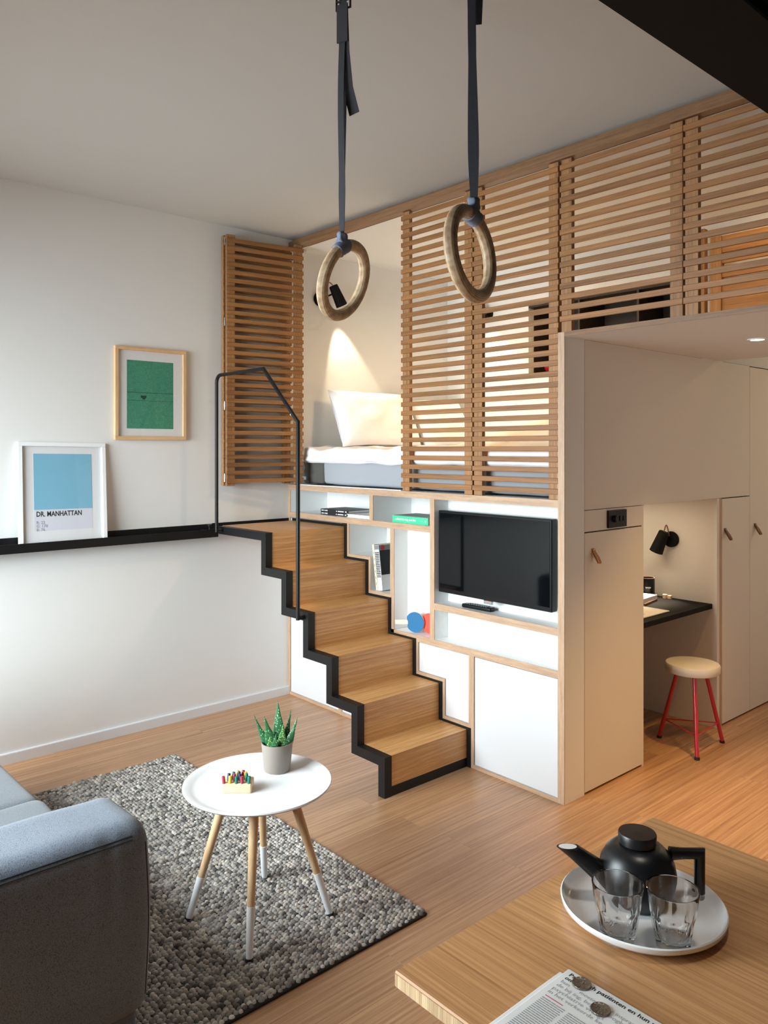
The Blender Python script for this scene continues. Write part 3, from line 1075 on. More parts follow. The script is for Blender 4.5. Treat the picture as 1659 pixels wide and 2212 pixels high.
# ------------------------------------------------------------------ stool
SC = Vector((2.203, 1.10, 0))
SL = thing('stool', SC, 'round stool with worn cream seat and red steel legs by the desk', 'stool')
obj('seat', MB().lathe([(0.0, 0.405), (0.134, 0.405), (0.140, 0.412), (0.141, 0.442), (0.136, 0.450), (0.0, 0.451)], SC, 40, None, False, False), M['seat'], SL, smooth=40)
feet = [Vector((2.016, 1.087, 0)), Vector((2.308, 0.943, 0)), Vector((2.284, 1.275, 0))]
jt = []
for fpt in feet:
    tp = SC + (fpt - SC) * 0.42
    tp.z = 0.406
    base = fpt + Vector((0, 0, 0.008))
    lg = obj('leg', MB().tube([base, tp], 0.011, 12), M['red'], SL, smooth=40)
    obj('foot_cap', MB().tube([fpt, fpt + (tp - fpt).normalized() * 0.014], 0.0135, 12), M['rubber'], lg, smooth=40)
    jt.append(base.lerp(tp, 0.26))
for i in range(3):
    obj('stretcher', MB().tube([jt[i], jt[(i + 1) % 3]], 0.0035, 8), M['red'], SL, smooth=40)

# ------------------------------------------------------------------ television and remote
TV = thing('television', (1.715, 0.06, 0.85), 'flat black television hanging in the white niche', 'television')
tx0, tx1, tz0, tz1 = 1.352, 2.079, 0.849, 1.277
obj('casing', MB().cbox(tx0, tx1, 0.02, 0.062, tz0, tz1, 0.003), M['bezel'], TV)
obj('screen', MB().box(tx0 + 0.012, tx1 - 0.012, 0.0185, 0.0199, tz0 + 0.022, tz1 - 0.012), M['screen'], TV)
obj('wall_mount', MB().box(1.6, 1.83, 0.062, 0.103, 1.0, 1.15), M['bezel'], TV)
lg = obj('logo_tab', MB().cbox(1.665, 1.722, 0.020, 0.034, 0.832, 0.849, 0.002), M['chrome'], TV)
obj('power_light', MB().lathe([(0.003, 0), (0.0, 0.001)], (1.693, 0.0195, 0.846), 10, (0, -1, 0)), emit('red_led', (1, 0.05, 0.03), 2.0), lg)
RM = thing('remote_control', (1.60, 0.065, 0.788), 'slim black remote control lying on the shelf under the television', 'remote')
def rot_box(mb, c, L, W, z0, z1, rz, r):
    t = MB().rbox(-L / 2, L / 2, -W / 2, W / 2, z0, z1, r, 3)
    for (px, py, pz) in t.v:
        mb.v.append((c[0] + px * cos(rz) - py * sin(rz), c[1] + px * sin(rz) + py * cos(rz), pz))
    n0 = len(mb.v) - len(t.v)
    mb.f += [tuple(i + n0 for i in f) for f in t.f]
    mb.m += t.m
    return mb
obj('body', rot_box(MB(), (1.60, 0.056), 0.185, 0.044, 0.7885, 0.808, radians(3), 0.006), M['bezel'], RM, smooth=50)
for i in range(9):
    for j in range(3):
        a = radians(3)
        lx, ly = -0.06 + i * 0.015, -0.012 + j * 0.012
        bx, by = 1.60 + lx * cos(a) - ly * sin(a), 0.056 + lx * sin(a) + ly * cos(a)
        obj('button', MB().cbox(bx - 0.005, bx + 0.005, by - 0.0035, by + 0.0035, 0.808, 0.8105, 0.0008), M['greycover'], RM)

# books on the shelves
for i in range(2):
    z = 1.1905 + i * 0.0185
    b = flat_book('book', (0.438, 0.135, z), radians(1.0 + i * 0.8), 0.262, 0.20, 0.018, M['bookblk'], M['pages'], ('black paperback with white spine lettering, lower of the pair on the top shelf', 'black paperback with white spine lettering, upper of the pair on the top shelf')[i], 'book', 'black paperbacks on the top shelf')
    mk = MB()
    yb = -0.10 - 0.0003
    for a, w in ((-0.122, 0.022), (-0.096, 0.004), (-0.088, 0.026), (0.02, 0.008), (0.036, 0.056), (0.104, 0.016)):
        n = max(1, int(w / 0.006))
        for q in range(n):
            mk.box(a + q * w / n, a + q * w / n + w / n * 0.78, yb - 0.0004, yb, 0.006, 0.0125)
    o = bpy.data.objects.new('lettering', mk.mesh('lettering', M['whitec']))
    o.parent = b
    COL.objects.link(o)
tag(obj('sheet_stack', MB().box(0.572, 0.80, 0.03, 0.25, 1.1905, 1.193).box(0.575, 0.795, 0.035, 0.245, 1.1932, 1.2065).box(0.572, 0.805, 0.028, 0.252, 1.2066, 1.2095), M['whitec']), 'white paperback lying beside the black pair on the top shelf', 'book')
gb = flat_book('book', (1.122, 0.125, 1.1905), radians(0.5), 0.282, 0.19, 0.037, M['bookgrn'], M['pages'], 'thick bright green book lying flat in the small top compartment')
o = bpy.data.objects.new('jacket', MB().box(-0.135, 0.14, -0.085, 0.09, 0.0372, 0.039).mesh('jacket', M['greycover']))
o.parent = gb
COL.objects.link(o)
tt = text_mb('reflect the way you live', 0.017, (-0.118, -0.0953, 0.014), (1, 0, 0), (0, 0, 1), 0.0006, 0.165)
text_mb('\u2014\u2014', 0.010, (0.075, -0.0953, 0.015), (1, 0, 0), (0, 0, 1), 0, 0.03, mb=tt)
tt.box(0.118, 0.126, -0.0962, -0.0953, 0.014, 0.024)
o = bpy.data.objects.new('lettering', tt.mesh('lettering', M['whitec'], recalc=False))
o.parent = gb
COL.objects.link(o)

# two leaning books in the stepped compartment: spines to the front, tops resting on the step lining
def lean_book(x0, t_, d, h, y0, mats, label):
    b = thing('book', (x0, y0, 0.7885), label, 'book')
    b.rotation_euler.y = radians(-8.0)
    for nm, mb, m in (('page_block', MB().box(0.002, t_ - 0.002, 0.002, d - 0.003, 0.002, h - 0.002), M['pages']),
                      ('cover', MB().box(0, 0.0018, 0, d, 0, h).box(t_ - 0.0018, t_, 0, d, 0, h).box(0.0018, t_ - 0.0018, 0, 0.0018, 0, h), mats)):
        o = bpy.data.objects.new(nm, mb.mesh(nm, m))
        o.parent = b
        COL.objects.link(o)
    return b


def bpart(b, nm, mb, m):
    o = bpy.data.objects.new(nm, mb.mesh(nm, m))
    o.parent = b
    COL.objects.link(o)


b1 = lean_book(0.857, 0.016, 0.17, 0.262, 0.016, M['cream'], 'pale book leaning left of the magazine in the stepped compartment')
mk = MB()
for k in range(6):
    mk.box(0.005, 0.010, -0.0005, 0, 0.03 + k * 0.035, 0.045 + k * 0.035)
bpart(b1, 'lettering', mk, M['greyink'])
b2 = lean_book(0.8745, 0.036, 0.18, 0.258, 0.018, M['whitec'], 'thick book with patterned spine and dark cover leaning in the stepped compartment')
rr = random.Random(3)
mk = MB()
for r_ in range(15):
    zz = 0.075 + r_ * 0.0098
    xx = 0.002
    while xx < 0.033:
        ww = rr.uniform(0.003, 0.009)
        mk.box(xx, min(0.034, xx + ww), -0.0006, 0.0, zz, zz + 0.0072)
        xx += ww + 0.0018
bpart(b2, 'spine_pattern', mk, M['bookblk'])
bpart(b2, 'spine_band', MB().box(0.001, 0.035, -0.0006, 0, 0.234, 0.257), M['greycover'])
bpart(b2, 'cover_photo', MB().box(0.036, 0.0366, 0.004, 0.176, 0.088, 0.228), M['bookblk'])
bpart(b2, 'cover_band', MB().box(0.036, 0.0365, 0.001, 0.179, 0.2285, 0.257), M['greycover'])
bpart(b2, 'cover_emblem', MB().lathe([(0.015, 0), (0.015, 0.001), (0.0, 0.0012)], (0.0364, 0.03, 0.243), 16, (1, 0, 0)), M['red'])


# table tennis bats
def bat(name, c, yaw, tilt, roll, mface, label):
    t = thing(name, c, label, 'bat', 'table tennis bats on the shelf')
    t.rotation_euler = (tilt, roll, yaw)
    r = 0.056
    pts = []
    for k in range(33):
        a = radians(-58) + radians(296) * k / 32
        pts.append((r * cos(a - radians(90) + radians(180)), r * 1.02 * sin(a - radians(90) + radians(180))))
    prof = [(r * sin(radians(32) + radians(296) * k / 32), -r * cos(radians(32) + radians(296) * k / 32)) for k in range(33)]
    parts = (('blade', MB().prism([(p[0], p[1]) for p in prof], 'Y', -0.003, 0.003), M['cream']),
             ('rubber_face', MB().prism([(p[0] * 0.985, p[1] * 0.985) for p in prof], 'Y', -0.006, -0.003), mface),
             ('rubber_back', MB().prism([(p[0] * 0.985, p[1] * 0.985) for p in prof], 'Y', 0.003, 0.006), M['padr']),
             ('handle', MB().cbox(-0.013, 0.013, -0.008, 0.008, -0.125, -0.040, 0.004), M['cream']))
    for nm, mb, m in parts:
        o = bpy.data.objects.new(nm, mb.mesh(nm, m, smooth=35))
        o.parent = t
        COL.objects.link(o)
    return t


bat('table_tennis_bat', (1.162, 0.034, 0.6535), radians(10), radians(-8), radians(84), M['padb'], 'blue faced table tennis bat leaning on the shelf')
bat('table_tennis_bat', (1.242, 0.068, 0.6545), radians(-2), radians(-8), radians(70), M['padr'], 'red faced table tennis bat behind the blue one')

# ------------------------------------------------------------------ pictures
PG = thing('framed_picture', (0, -0.958, 1.652), 'green aerial photograph in a slim oak frame hung on the left wall', 'picture')
gy0, gy1, gz0, gz1 = -1.173, -0.742, 1.652, 2.176
fm = MB()
fw = 0.02
M['frameoaky'] = wood('frame_oak_y', 'e3c096', 'c99d6a', 'Y', 0.5, grain=70, along=4, tint=0.0, streak=0.4)
for c, d in ((gz0, gz0 + fw), (gz1 - fw, gz1)):
    obj('frame_rail', MB().cbox(0.002, 0.024, gy0, gy1, c, d, 0.0015), M['frameoaky'], PG)
for a, b in ((gy0, gy0 + fw), (gy1 - fw, gy1)):
    obj('frame_rail', MB().cbox(0.002, 0.0242, a, b, gz0 + fw, gz1 - fw, 0.0015), M['frameoak'], PG)
obj('passe_partout', MB().box(0.003, 0.010, gy0 + fw, gy1 - fw, gz0 + fw, gz1 - fw), M['mat'], PG)
gm, nt, bs = newmat('green_sea_print')
tc = N(nt, 'ShaderNodeTexCoord')
mp = N(nt, 'ShaderNodeMapping')
mp.inputs['Scale'].default_value = (1, 1.0, 3.0)
mp.inputs['Rotation'].default_value = (0.35, 0, 0)
nt.links.new(tc.outputs['Object'], mp.inputs['Vector'])
n1 = N(nt, 'ShaderNodeTexNoise', Scale=110.0, Detail=4.0, Distortion=0.8)
n2 = N(nt, 'ShaderNodeTexNoise', Scale=5.0, Detail=3.0)
nt.links.new(mp.outputs[0], n1.inputs['Vector'])
nt.links.new(tc.outputs['Object'], n2.inputs['Vector'])
r1 = N(nt, 'ShaderNodeValToRGB')
r1.color_ramp.elements[0].position = 0.3
r1.color_ramp.elements[1].position = 0.75
r1.color_ramp.elements[0].color = lin('0a5f4a')
r1.color_ramp.elements[1].color = lin('5db596')
nt.links.new(n1.outputs['Fac'], r1.inputs['Fac'])
r2 = N(nt, 'ShaderNodeValToRGB')
r2.color_ramp.elements[0].color = lin('0f8a78')
r2.color_ramp.elements[1].color = lin('559a6c')
nt.links.new(n2.outputs['Fac'], r2.inputs['Fac'])
mx = N(nt, 'ShaderNodeMix', data_type='RGBA')
mx.inputs['Factor'].default_value = 0.4
nt.links.new(r1.outputs['Color'], mx.inputs['A'])
nt.links.new(r2.outputs['Color'], mx.inputs['B'])
nt.links.new(mx.outputs['Result'], bs.inputs['Base Color'])
bs.inputs['Roughness'].default_value = 0.5
pr = obj('print', MB().box(0.010, 0.0105, -1.100, -0.819, 1.716, 2.102), gm, PG)
dk = MB().box(0.0106, 0.0109, -1.100, -0.819, 1.919, 1.9215).box(0.0106, 0.0109, -1.100, -0.819, 1.874, 1.876)
dk.box(0.0106, 0.011, -1.018, -0.984, 1.890, 1.904).box(0.0106, 0.011, -1.008, -0.99, 1.882, 1.89)
obj('dark_lines', dk, plain('deep_green_lines', '123a34', 0.6), pr)
obj('glazing', MB().box(0.0135, 0.0145, gy0 + fw, gy1 - fw, gz0 + fw, gz1 - fw), M['pane'], PG)

# leaning picture on the ledge: local axes u (=+Y), w (up, leaning to the wall), n (=+X)
LP = thing('framed_picture', (0.066, -1.46, 1.0795), 'white framed blue colour card print leaning on the black ledge', 'picture')
lean = math.atan2(0.052, 0.555)
LW = 0.455
LP.rotation_euler = (radians(-0.8), 0, 0)
def lp(mb):
    out = MB()
    for (u, n_, w) in mb.v:
        out.v.append((n_ * cos(lean) - w * sin(lean), u, w * cos(lean) + n_ * sin(lean)))
    out.f, out.m = mb.f, mb.m
    return out
def lpo(name, mb, m, parent, recalc=True):
    o = bpy.data.objects.new(name, lp(mb).mesh(name, m, recalc=recalc))
    o.parent = parent
    COL.objects.link(o)
    return o
H = 0.557
hw = LW / 2
b = MB()
fw = 0.021
for q in ((-hw, hw, 0, fw), (-hw, hw, H - fw, H), (-hw, -hw + fw, fw, H - fw), (hw - fw, hw, fw, H - fw)):
    lpo('frame_rail', MB().cbox(q[0], q[1], -0.018, 0.004, q[2], q[3], 0.0015), M['pwhite'], LP)
lpo('passe_partout', MB().box(-hw + fw, hw - fw, -0.016, -0.010, fw, H - fw), M['mat'], LP)
x0, x1 = -0.150, 0.152
pp = lpo('print', MB().box(x0, x1, -0.010, -0.0094, 0.098, 0.498), M['lilac'], LP)
lpo('blue_field', MB().box(x0, x1, -0.0094, -0.0090, 0.206, 0.498), M['bluep'], pp)
t1 = text_mb('DR. MANHATTAN', 0.037, (x0 + 0.010, 0.171, 0), (1, 0, 0), (0, 1, 0), 0.0007, 0.234, 0)
t2 = MB()
for i, s in enumerate(('R: 22', 'G: 170', 'B: 76')):
    text_mb(s, 0.021, (x0 + 0.010, 0.133 - i * 0.0185, 0), (1, 0, 0), (0, 1, 0), 0, None, 0, t2)
for t_, mm, nm in ((t1, 'ink', 'lettering'), (t2, 'greyink', 'lettering')):
    q = MB()
    q.v = [(vx, -0.0088, vy) for vx, vy, vz in t_.v]
    q.f, q.m = t_.f, t_.m
    lpo(nm, q, M[mm], pp, False)
lpo('glazing', MB().box(-hw + fw, hw - fw, -0.0050, -0.0042, fw, H - fw), M['pane'], LP)

# ------------------------------------------------------------------ gym rings
def gym_ring(c, yaw, tilt, knot, strap_top, wdir, label, tails, buckle):
    c = Vector(c)
    knot = Vector(knot)
    t = thing('gym_ring', c, label, 'gym ring', 'wooden gym rings on straps')
    Ro, r = 0.1010, 0.0165
    hx = Vector((cos(yaw), sin(yaw), 0))
    n_ = Vector((-sin(yaw), cos(yaw), 0))
    up = Vector((0, 0, 1))
    n2, up2 = n_ * cos(tilt) + up * sin(tilt), up * cos(tilt) - n_ * sin(tilt)
    def ringpt(a, b, rr=r):
        rad = hx * cos(a) + up2 * sin(a)
        return c + rad * (Ro + rr * cos(b)) + n2 * rr * sin(b)
    mb = MB()
    na, nb = 72, 20
    vs = [ringpt(2 * pi * i / na, 2 * pi * j / nb) for i in range(na) for j in range(nb)]
    fs = [(i * nb + j, ((i + 1) % na) * nb + j, ((i + 1) % na) * nb + (j + 1) % nb, i * nb + (j + 1) % nb) for i in range(na) for j in range(nb)]
    mb.add(vs, fs)
    o = bpy.data.objects.new('ring', mb.mesh('ring', M['birch'], c, 60))
    o.parent = t
    COL.objects.link(o)
    o.rotation_euler = (0, 0, 0)
    # strap wrapped round the ring
    rel = knot - c
    a0 = math.atan2(rel.dot(up2), rel.dot(hx))
    mb = MB()
    k = 9
    rings = []
    for i in range(k):
        a = a0 + (i - (k - 1) / 2) * 0.05
        rings.append([ringpt(a, 2 * pi * j / 16, r + 0.0035 + 0.0012 * sin(i * 2.1 + j)) for j in range(16)])
    mb.rings(rings)
    obj('wrap', mb, M['strapb'], t, smooth=50)
    top_ = Vector(strap_top)
    kn = knot + up * 0.028
    # gathered neck, then two flat layers to the ceiling
    wd = Vector(wdir).normalized()
    nd = wd.cross(up).normalized()
    segs = 26
    for s, nm in ((1, 'strap'), (-1, 'strap')):
        path, ws = [], []
        for i in range(segs + 1):
            q = i / segs
            p = kn.lerp(top_, q)
            gap = 0.0035 + 0.006 * sin(pi * min(1, q * 1.2)) * (1 if s > 0 else 0.4)
            path.append(p + nd * gap * s + wd * s * (0.0022 + 0.002 * sin(q * 9)))
            ws.append(0.013 + 0.006 * min(1, q * 7))
        obj(nm, MB().ribbon(path, wd, ws, 0.0022), M['strapg'], t, smooth=30)
    obj('knot', MB().rbox(kn.x - 0.013, kn.x + 0.013, kn.y - 0.013, kn.y + 0.013, kn.z - 0.020, kn.z + 0.012, 0.008, 4, soft(0.006, 60)), M['strapb'], t, smooth=60)
    for path, ww in tails:
        obj('strap_tail', MB().ribbon(path, wd, ww, 0.0022), M['strap'], t, smooth=30)
    if buckle:
        bz = Vector(buckle)
        obj('stitched_flap', MB().ribbon([bz + up * 0.03, bz, bz - up * 0.075], wd, 0.034, 0.004), M['strap'], t)
        xm = MB()
        q0 = bz + nd * -0.0035
        for aa, bb in (((-.011, -.028), (.011, -.028)), ((-.011, -.058), (.011, -.058)), ((-.011, -.028), (.011, -.058)), ((.011, -.028), (-.011, -.058)), ((-.011, -.028), (-.011, -.058)), ((.011, -.028), (.011, -.058))):
            xm.tube([q0 + wd * aa[0] + up * aa[1], q0 + wd * bb[0] + up * bb[1]], 0.0007, 5)
        obj('stitching', xm, M['greyink'], t)
        bk = MB()
        for e in (-0.022, 0.022):
            bk.tube([bz + wd * e + up * 0.02 - nd * 0.006, bz + wd * e + up * 0.065 - nd * 0.006], 0.003, 8)
        for h in (0.02, 0.043, 0.065):
            bk.tube([bz - wd * 0.024 + up * h - nd * 0.006, bz + wd * 0.024 + up * h - nd * 0.006], 0.003, 8)
        obj('cam_buckle', bk, M['steel'], t, smooth=40)
    return t


M['strapg'] = plain('slate_webbing', '34373f', 0.65, var=0.12, scale=60, bump=0.5, bscale=700)
# laminated birch: layers across the ring thickness follow the ring's own normal; approximated with radial bands
mg, nt, bs = newmat('laminated_birch')
tc = N(nt, 'ShaderNodeTexCoord')
vl = N(nt, 'ShaderNodeVectorMath', operation='LENGTH')
nt.links.new(tc.outputs['Object'], vl.inputs[0])
mm = N(nt, 'ShaderNodeMath', operation='MULTIPLY', )
nt.links.new(vl.outputs['Value'], mm.inputs[0])
mm.inputs[1].default_value = 1700.0
sn = N(nt, 'ShaderNodeMath', operation='SINE')
nt.links.new(mm.outputs[0], sn.inputs[0])
nz = N(nt, 'ShaderNodeTexNoise', Scale=60.0, Detail=4.0)
nt.links.new(tc.outputs['Object'], nz.inputs['Vector'])
ad = N(nt, 'ShaderNodeMath', operation='MULTIPLY_ADD')
nt.links.new(sn.outputs[0], ad.inputs[0])
ad.inputs[1].default_value = 0.22
nt.links.new(nz.outputs['Fac'], ad.inputs[2])
rp = N(nt, 'ShaderNodeValToRGB')
rp.color_ramp.elements[0].position = 0.2
rp.color_ramp.elements[1].position = 0.8
rp.color_ramp.elements[0].color = lin('98795a')
rp.color_ramp.elements[1].color = lin('d9c3a0')
nt.links.new(ad.outputs[0], rp.inputs['Fac'])
nt.links.new(rp.outputs['Color'], bs.inputs['Base Color'])
bs.inputs['Roughness'].default_value = 0.55
M['birch'] = mg
CD = Vector((0.6639, 0.7478, 0))
gym_ring((2.505, -1.54, 2.081), radians(110), radians(20), (2.552, -1.585, 2.161), (2.554, -1.582, 2.971), (0.93, 0.35, 0), 'left wooden gym ring on a long webbing strap with a stitched buckle flap',
         [([(2.556, -1.585, 2.83), (2.560, -1.583, 2.70), (2.566, -1.575, 2.60), (2.576, -1.560, 2.53)], 0.032)], (2.560, -1.590, 2.80))
gym_ring((3.004, -1.554, 2.063), radians(105), radians(-5), (2.995, -1.533, 2.163), (2.986, -1.537, 2.971), (0.80, 0.6, 0), 'right wooden gym ring, nearer the black beam, on a plain strap',
         [([(2.998, -1.528, 2.85), (3.000, -1.524, 2.72), (3.000, -1.523, 2.62)], [0.03, 0.026, 0.016])], None)

# ------------------------------------------------------------------ rug of woollen loops
RX0, RX1, RY0, RY1 = 0.485, 2.345, -2.95, -1.045
rug = tag(obj('rug', MB().rbox(RX0, RX1, RY0, RY1, 0.0005, 0.010, 0.004, 2), plain('rug_backing', '211f1d', 0.95)), 'chunky grey wool loop rug lying under the round table', 'rug')
mr, nt, bs = newmat('wool_loops')
at = N(nt, 'ShaderNodeAttribute', attribute_name='tone')
nz = N(nt, 'ShaderNodeTexNoise', Scale=380.0, Detail=3.0, Roughness=0.7)
tc = N(nt, 'ShaderNodeTexCoord')
bp = N(nt, 'ShaderNodeBump', Strength=0.3, Distance=0.002)
nt.links.new(nz.outputs['Fac'], bp.inputs['Height'])
nt.links.new(bp.outputs['Normal'], bs.inputs['Normal'])
nt.links.new(tc.outputs['Object'], nz.inputs['Vector'])
mx = N(nt, 'ShaderNodeMix', data_type='RGBA', blend_type='MULTIPLY')
mx.inputs['Factor'].default_value = 0.45
nt.links.new(at.outputs['Color'], mx.inputs['A'])
nt.links.new(nz.outputs['Color'], mx.inputs['B'])
gg = N(nt, 'ShaderNodeBrightContrast', Bright=0.0, Contrast=0.05)
nt.links.new(mx.outputs['Result'], gg.inputs['Color'])
nt.links.new(gg.outputs['Color'], bs.inputs['Base Color'])
bs.inputs['Roughness'].default_value = 0.95
rnd = random.Random(11)
palette = [lin(c)[:3] for c in ('aaa6a0', 'b6b1ab', '8f8b87', 'c8c3bb', '76736f', '9f9b96', '8a8683', 'acaaa8', '63615f', 'b4aca2', 'a09c96')]
RV, RF, RC = [], [], []
dx, dy = 0.0134, 0.0160
nxs = int((RX1 - RX0) / dx)
nys = int((RY1 - RY0 - 0.35) / dy)
prof = [(1.0, 0.0), (0.96, 0.45), (0.62, 0.86)]
NSEG = 8
for j in range(nys):
    yy = RY1 - dy * (j + 0.5)
    for i in range(nxs + (j % 2)):
        xx = RX0 + dx * (i + (0.5 if j % 2 == 0 else 0.0))
        if xx < RX0 + 0.004 or xx > RX1 - 0.004:
            continue
        cx_, cy_ = xx + rnd.uniform(-.0022, .0022), yy + rnd.uniform(-.0024, .0024)
        a_, b_ = 0.0079 * rnd.uniform(.85, 1.15), 0.0098 * rnd.uniform(.85, 1.15)
        hh = 0.0125 * rnd.uniform(.75, 1.25)
        th = rnd.uniform(-.5, .5)
        cl = rnd.choice(palette)
        # neighbouring yarn runs share colour
        cn = 0.5 + 0.5 * noise.noise(Vector((xx * 26, yy * 9, 0)))
        k = 1.10 + 0.58 * cn + rnd.uniform(-.08, .08)
        cl = tuple(min(1, q * k) for q in cl)
        base = len(RV)
        ct, st_ = cos(th), sin(th)
        for (pr_, pz) in prof:
            for s in range(NSEG):
                q = 2 * pi * s / NSEG
                ux, uy = a_ * pr_ * cos(q), b_ * pr_ * sin(q)
                RV.append((cx_ + ux * ct - uy * st_, cy_ + ux * st_ + uy * ct, 0.0055 + hh * pz))
        RV.append((cx_, cy_, 0.0055 + hh))
        for rr_ in range(2):
            for s in range(NSEG):
                s2 = (s + 1) % NSEG
                RF.append((base + rr_ * NSEG + s, base + rr_ * NSEG + s2, base + (rr_ + 1) * NSEG + s2, base + (rr_ + 1) * NSEG + s))
        for s in range(NSEG):
            RF.append((base + 2 * NSEG + s, base + 2 * NSEG + (s + 1) % NSEG, base + 3 * NSEG))
        RC += [cl + (1.0,)] * (3 * NSEG + 1)
me = bpy.data.meshes.new('wool_loops')
ox, oy, oz = rug.location
me.from_pydata([(a - ox, b - oy, c - oz) for a, b, c in RV], [], RF)
ca = me.color_attributes.new('tone', 'FLOAT_COLOR', 'POINT')
ca.data.foreach_set('color', [q for c in RC for q in c])
me.materials.append(mr)
me.shade_smooth()
o = bpy.data.objects.new('wool_loops', me)
o.parent = rug
o['kind'] = 'stuff'
COL.objects.link(o)

# ------------------------------------------------------------------ side table
CT = thing('side_table', (1.985, -1.495, 0.014), 'round white tray table with pale wooden legs on the rug', 'table')
cc = Vector((1.985, -1.497, 0))
ZT = 0.473
obj('tabletop', MB().lathe([(0.0, ZT - 0.022), (0.19, ZT - 0.022), (0.225, ZT - 0.016), (0.246, ZT - 0.006), (0.250, ZT - 0.001), (0.248, ZT + 0.003), (0.243, ZT + 0.003), (0.222, ZT - 0.005), (0.205, ZT - 0.009), (0.0, ZT - 0.009)], cc, 72, None, False, False), M['tabwhite'], CT, smooth=50)
obj('apron', MB().lathe([(0.15, ZT - 0.05), (0.15, ZT - 0.0225), (0.0, ZT - 0.0225)], cc, 32), M['tabwhite'], CT, smooth=40)
for fx_, fy_ in ((1.842, -1.68), (2.163, -1.642), (2.138, -1.306), (1.793, -1.346)):
    f0 = Vector((fx_, fy_, 0.014))
    tp = cc + (f0 - cc) * 0.46
    tp.z = ZT - 0.035
    d = (tp - f0)
    lg = obj('leg', MB().tube([f0 + d * 0.0, f0 + d * 0.02, tp], [0.0095, 0.0105, 0.0165], 14), M['ash'], CT, smooth=40)
    obj('white_sock', MB().tube([f0 + d * 0.015, f0 + d * 0.34], [0.0112, 0.0138], 14), M['tabwhite'], lg, smooth=40, label='white dipped lower end')
    obj('foot_pad', MB().lathe([(0.0125, 0), (0.0125, 0.007), (0.011, 0.009)], f0 + Vector((0, 0, 0.0)), 14), M['rubber'], lg, smooth=40)
ZS = ZT - 0.009
# peg game
PB = thing('peg_game', (1.99, -1.56, ZS), 'small beech block game with coloured pegs on the white table', 'game')
rb = radians(48.4)
def loc2(lx, ly, c=(1.978, -1.570)):
    return (c[0] + lx * cos(rb) - ly * sin(rb), c[1] + lx * sin(rb) + ly * cos(rb))
bb = MB()
rot_box(bb, (1.978, -1.570), 0.098, 0.062, ZS, ZS + 0.032, rb, 0.005)
obj('block', bb, M['beech'], PB, smooth=40)
pcol = {'r': plain('peg_red', 'a5384a', 0.5), 'y': plain('peg_yellow', 'e9b93a', 0.5), 'g': plain('peg_green', '16725f', 0.5), 'b': plain('peg_blue', '2a3458', 0.5)}
rows = [(-0.024, [(-0.042, 'r'), (-0.023, 'y'), (-0.001, 'g'), (0.018, 'r'), (0.040, 'g')]),
        (-0.004, [(-0.031, 'b'), (-0.011, 'r'), (0.009, 'b'), (0.030, 'g')]),
        (0.010, [(-0.019, 'g'), (0.001, 'b'), (0.022, 'y')]),
        (0.022, [(-0.006, 'y'), (0.012, 'r')])]
for ly, ps in rows:
    for lx, c in ps:
        px, py = loc2(lx, ly)
        tl = Vector((rnd.uniform(-.12, .12), rnd.uniform(-.12, .12), 1)).normalized()
        obj('peg', MB().lathe([(0.0055, 0), (0.0055, 0.0235), (0.0049, 0.0245)], (px, py, ZS + 0.030), 12, tl), pcol[c], PB, smooth=40)

# aloe in a pot
PC = Vector((1.9285, -1.3815, ZS))
PL = thing('potted_aloe', PC, 'spotted aloe in a taupe pot on the white table', 'plant')
obj('pot', MB().lathe([(0.0, 0), (0.044, 0), (0.0465, 0.003), (0.0555, 0.098), (0.0555, 0.100), (0.0525, 0.100), (0.050, 0.080), (0.0, 0.078)], PC, 40, None, False, False), M['pot'], PL, smooth=40)
obj('soil', MB().lathe([(0.0505, 0.080), (0.035, 0.085), (0.0, 0.087)], PC, 24, None, False, False), M['soil'], PL, smooth=60)
def aloe_mat(name, base, spot_, scale, stretch, thr):
    m, nt, b = newmat(name)
    tc = N(nt, 'ShaderNodeTexCoord')
    mp = N(nt, 'ShaderNodeMapping')
    mp.inputs['Scale'].default_value = (1, 1, stretch)
    nt.links.new(tc.outputs['Object'], mp.inputs['Vector'])
    v = N(nt, 'ShaderNodeTexVoronoi', Scale=scale)
    nt.links.new(mp.outputs[0], v.inputs['Vector'])
    r = N(nt, 'ShaderNodeValToRGB')
    r.color_ramp.elements[0].position = thr
    r.color_ramp.elements[1].position = thr + 0.08
    r.color_ramp.elements[0].color = lin(spot_)
    r.color_ramp.elements[1].color = lin(base)
    nt.links.new(v.outputs['Distance'], r.inputs['Fac'])
    nt.links.new(r.outputs['Color'], b.inputs['Base Color'])
    b.inputs['Roughness'].default_value = 0.45
    return m
al1 = aloe_mat('aloe_green', '2a6238', '9cc596', 170.0, 0.7, 0.21)
al2 = aloe_mat('aloe_banded', '35702f', 'bcd894', 150.0, 2.4, 0.30)
Rv = Vector((0.6639, 0.7478, 0))
Fv = Vector((-0.7478, 0.6639, 0))
def leaf(base, tip, bow, w, t, m, facing):
    base, tip = Vector(base), Vector(tip)
    n = 11
    rings = []
    side_prev = None
    for i in range(n + 1):
        q = i / n
        p = base.lerp(tip, q) + Vector(bow) * sin(pi * q) 
        tq = (tip - base).normalized()
        f_ = Vector(facing)
        f_ = (f_ - tq * f_.dot(tq)).normalized()
        sd = tq.cross(f_)
        ww = w * (1 - q ** 1.5) ** 0.9 * (0.8 + 0.45 * sin(pi * min(1, q * 1.4)) ) * 0.5 + 0.0006
        tt_ = t * (1 - q ** 1.6) * 0.5 + 0.0005
        ring = []
        for k in range(10):
            a = 2 * pi * k / 10
            z_ = sin(a) * tt_
            x_ = cos(a) * ww
            z_ += 0.35 * tt_ * (abs(cos(a)) ** 2) * 1.4
            ring.append(p + sd * x_ + f_ * z_)
        rings.append(ring)
    return MB().rings(rings)
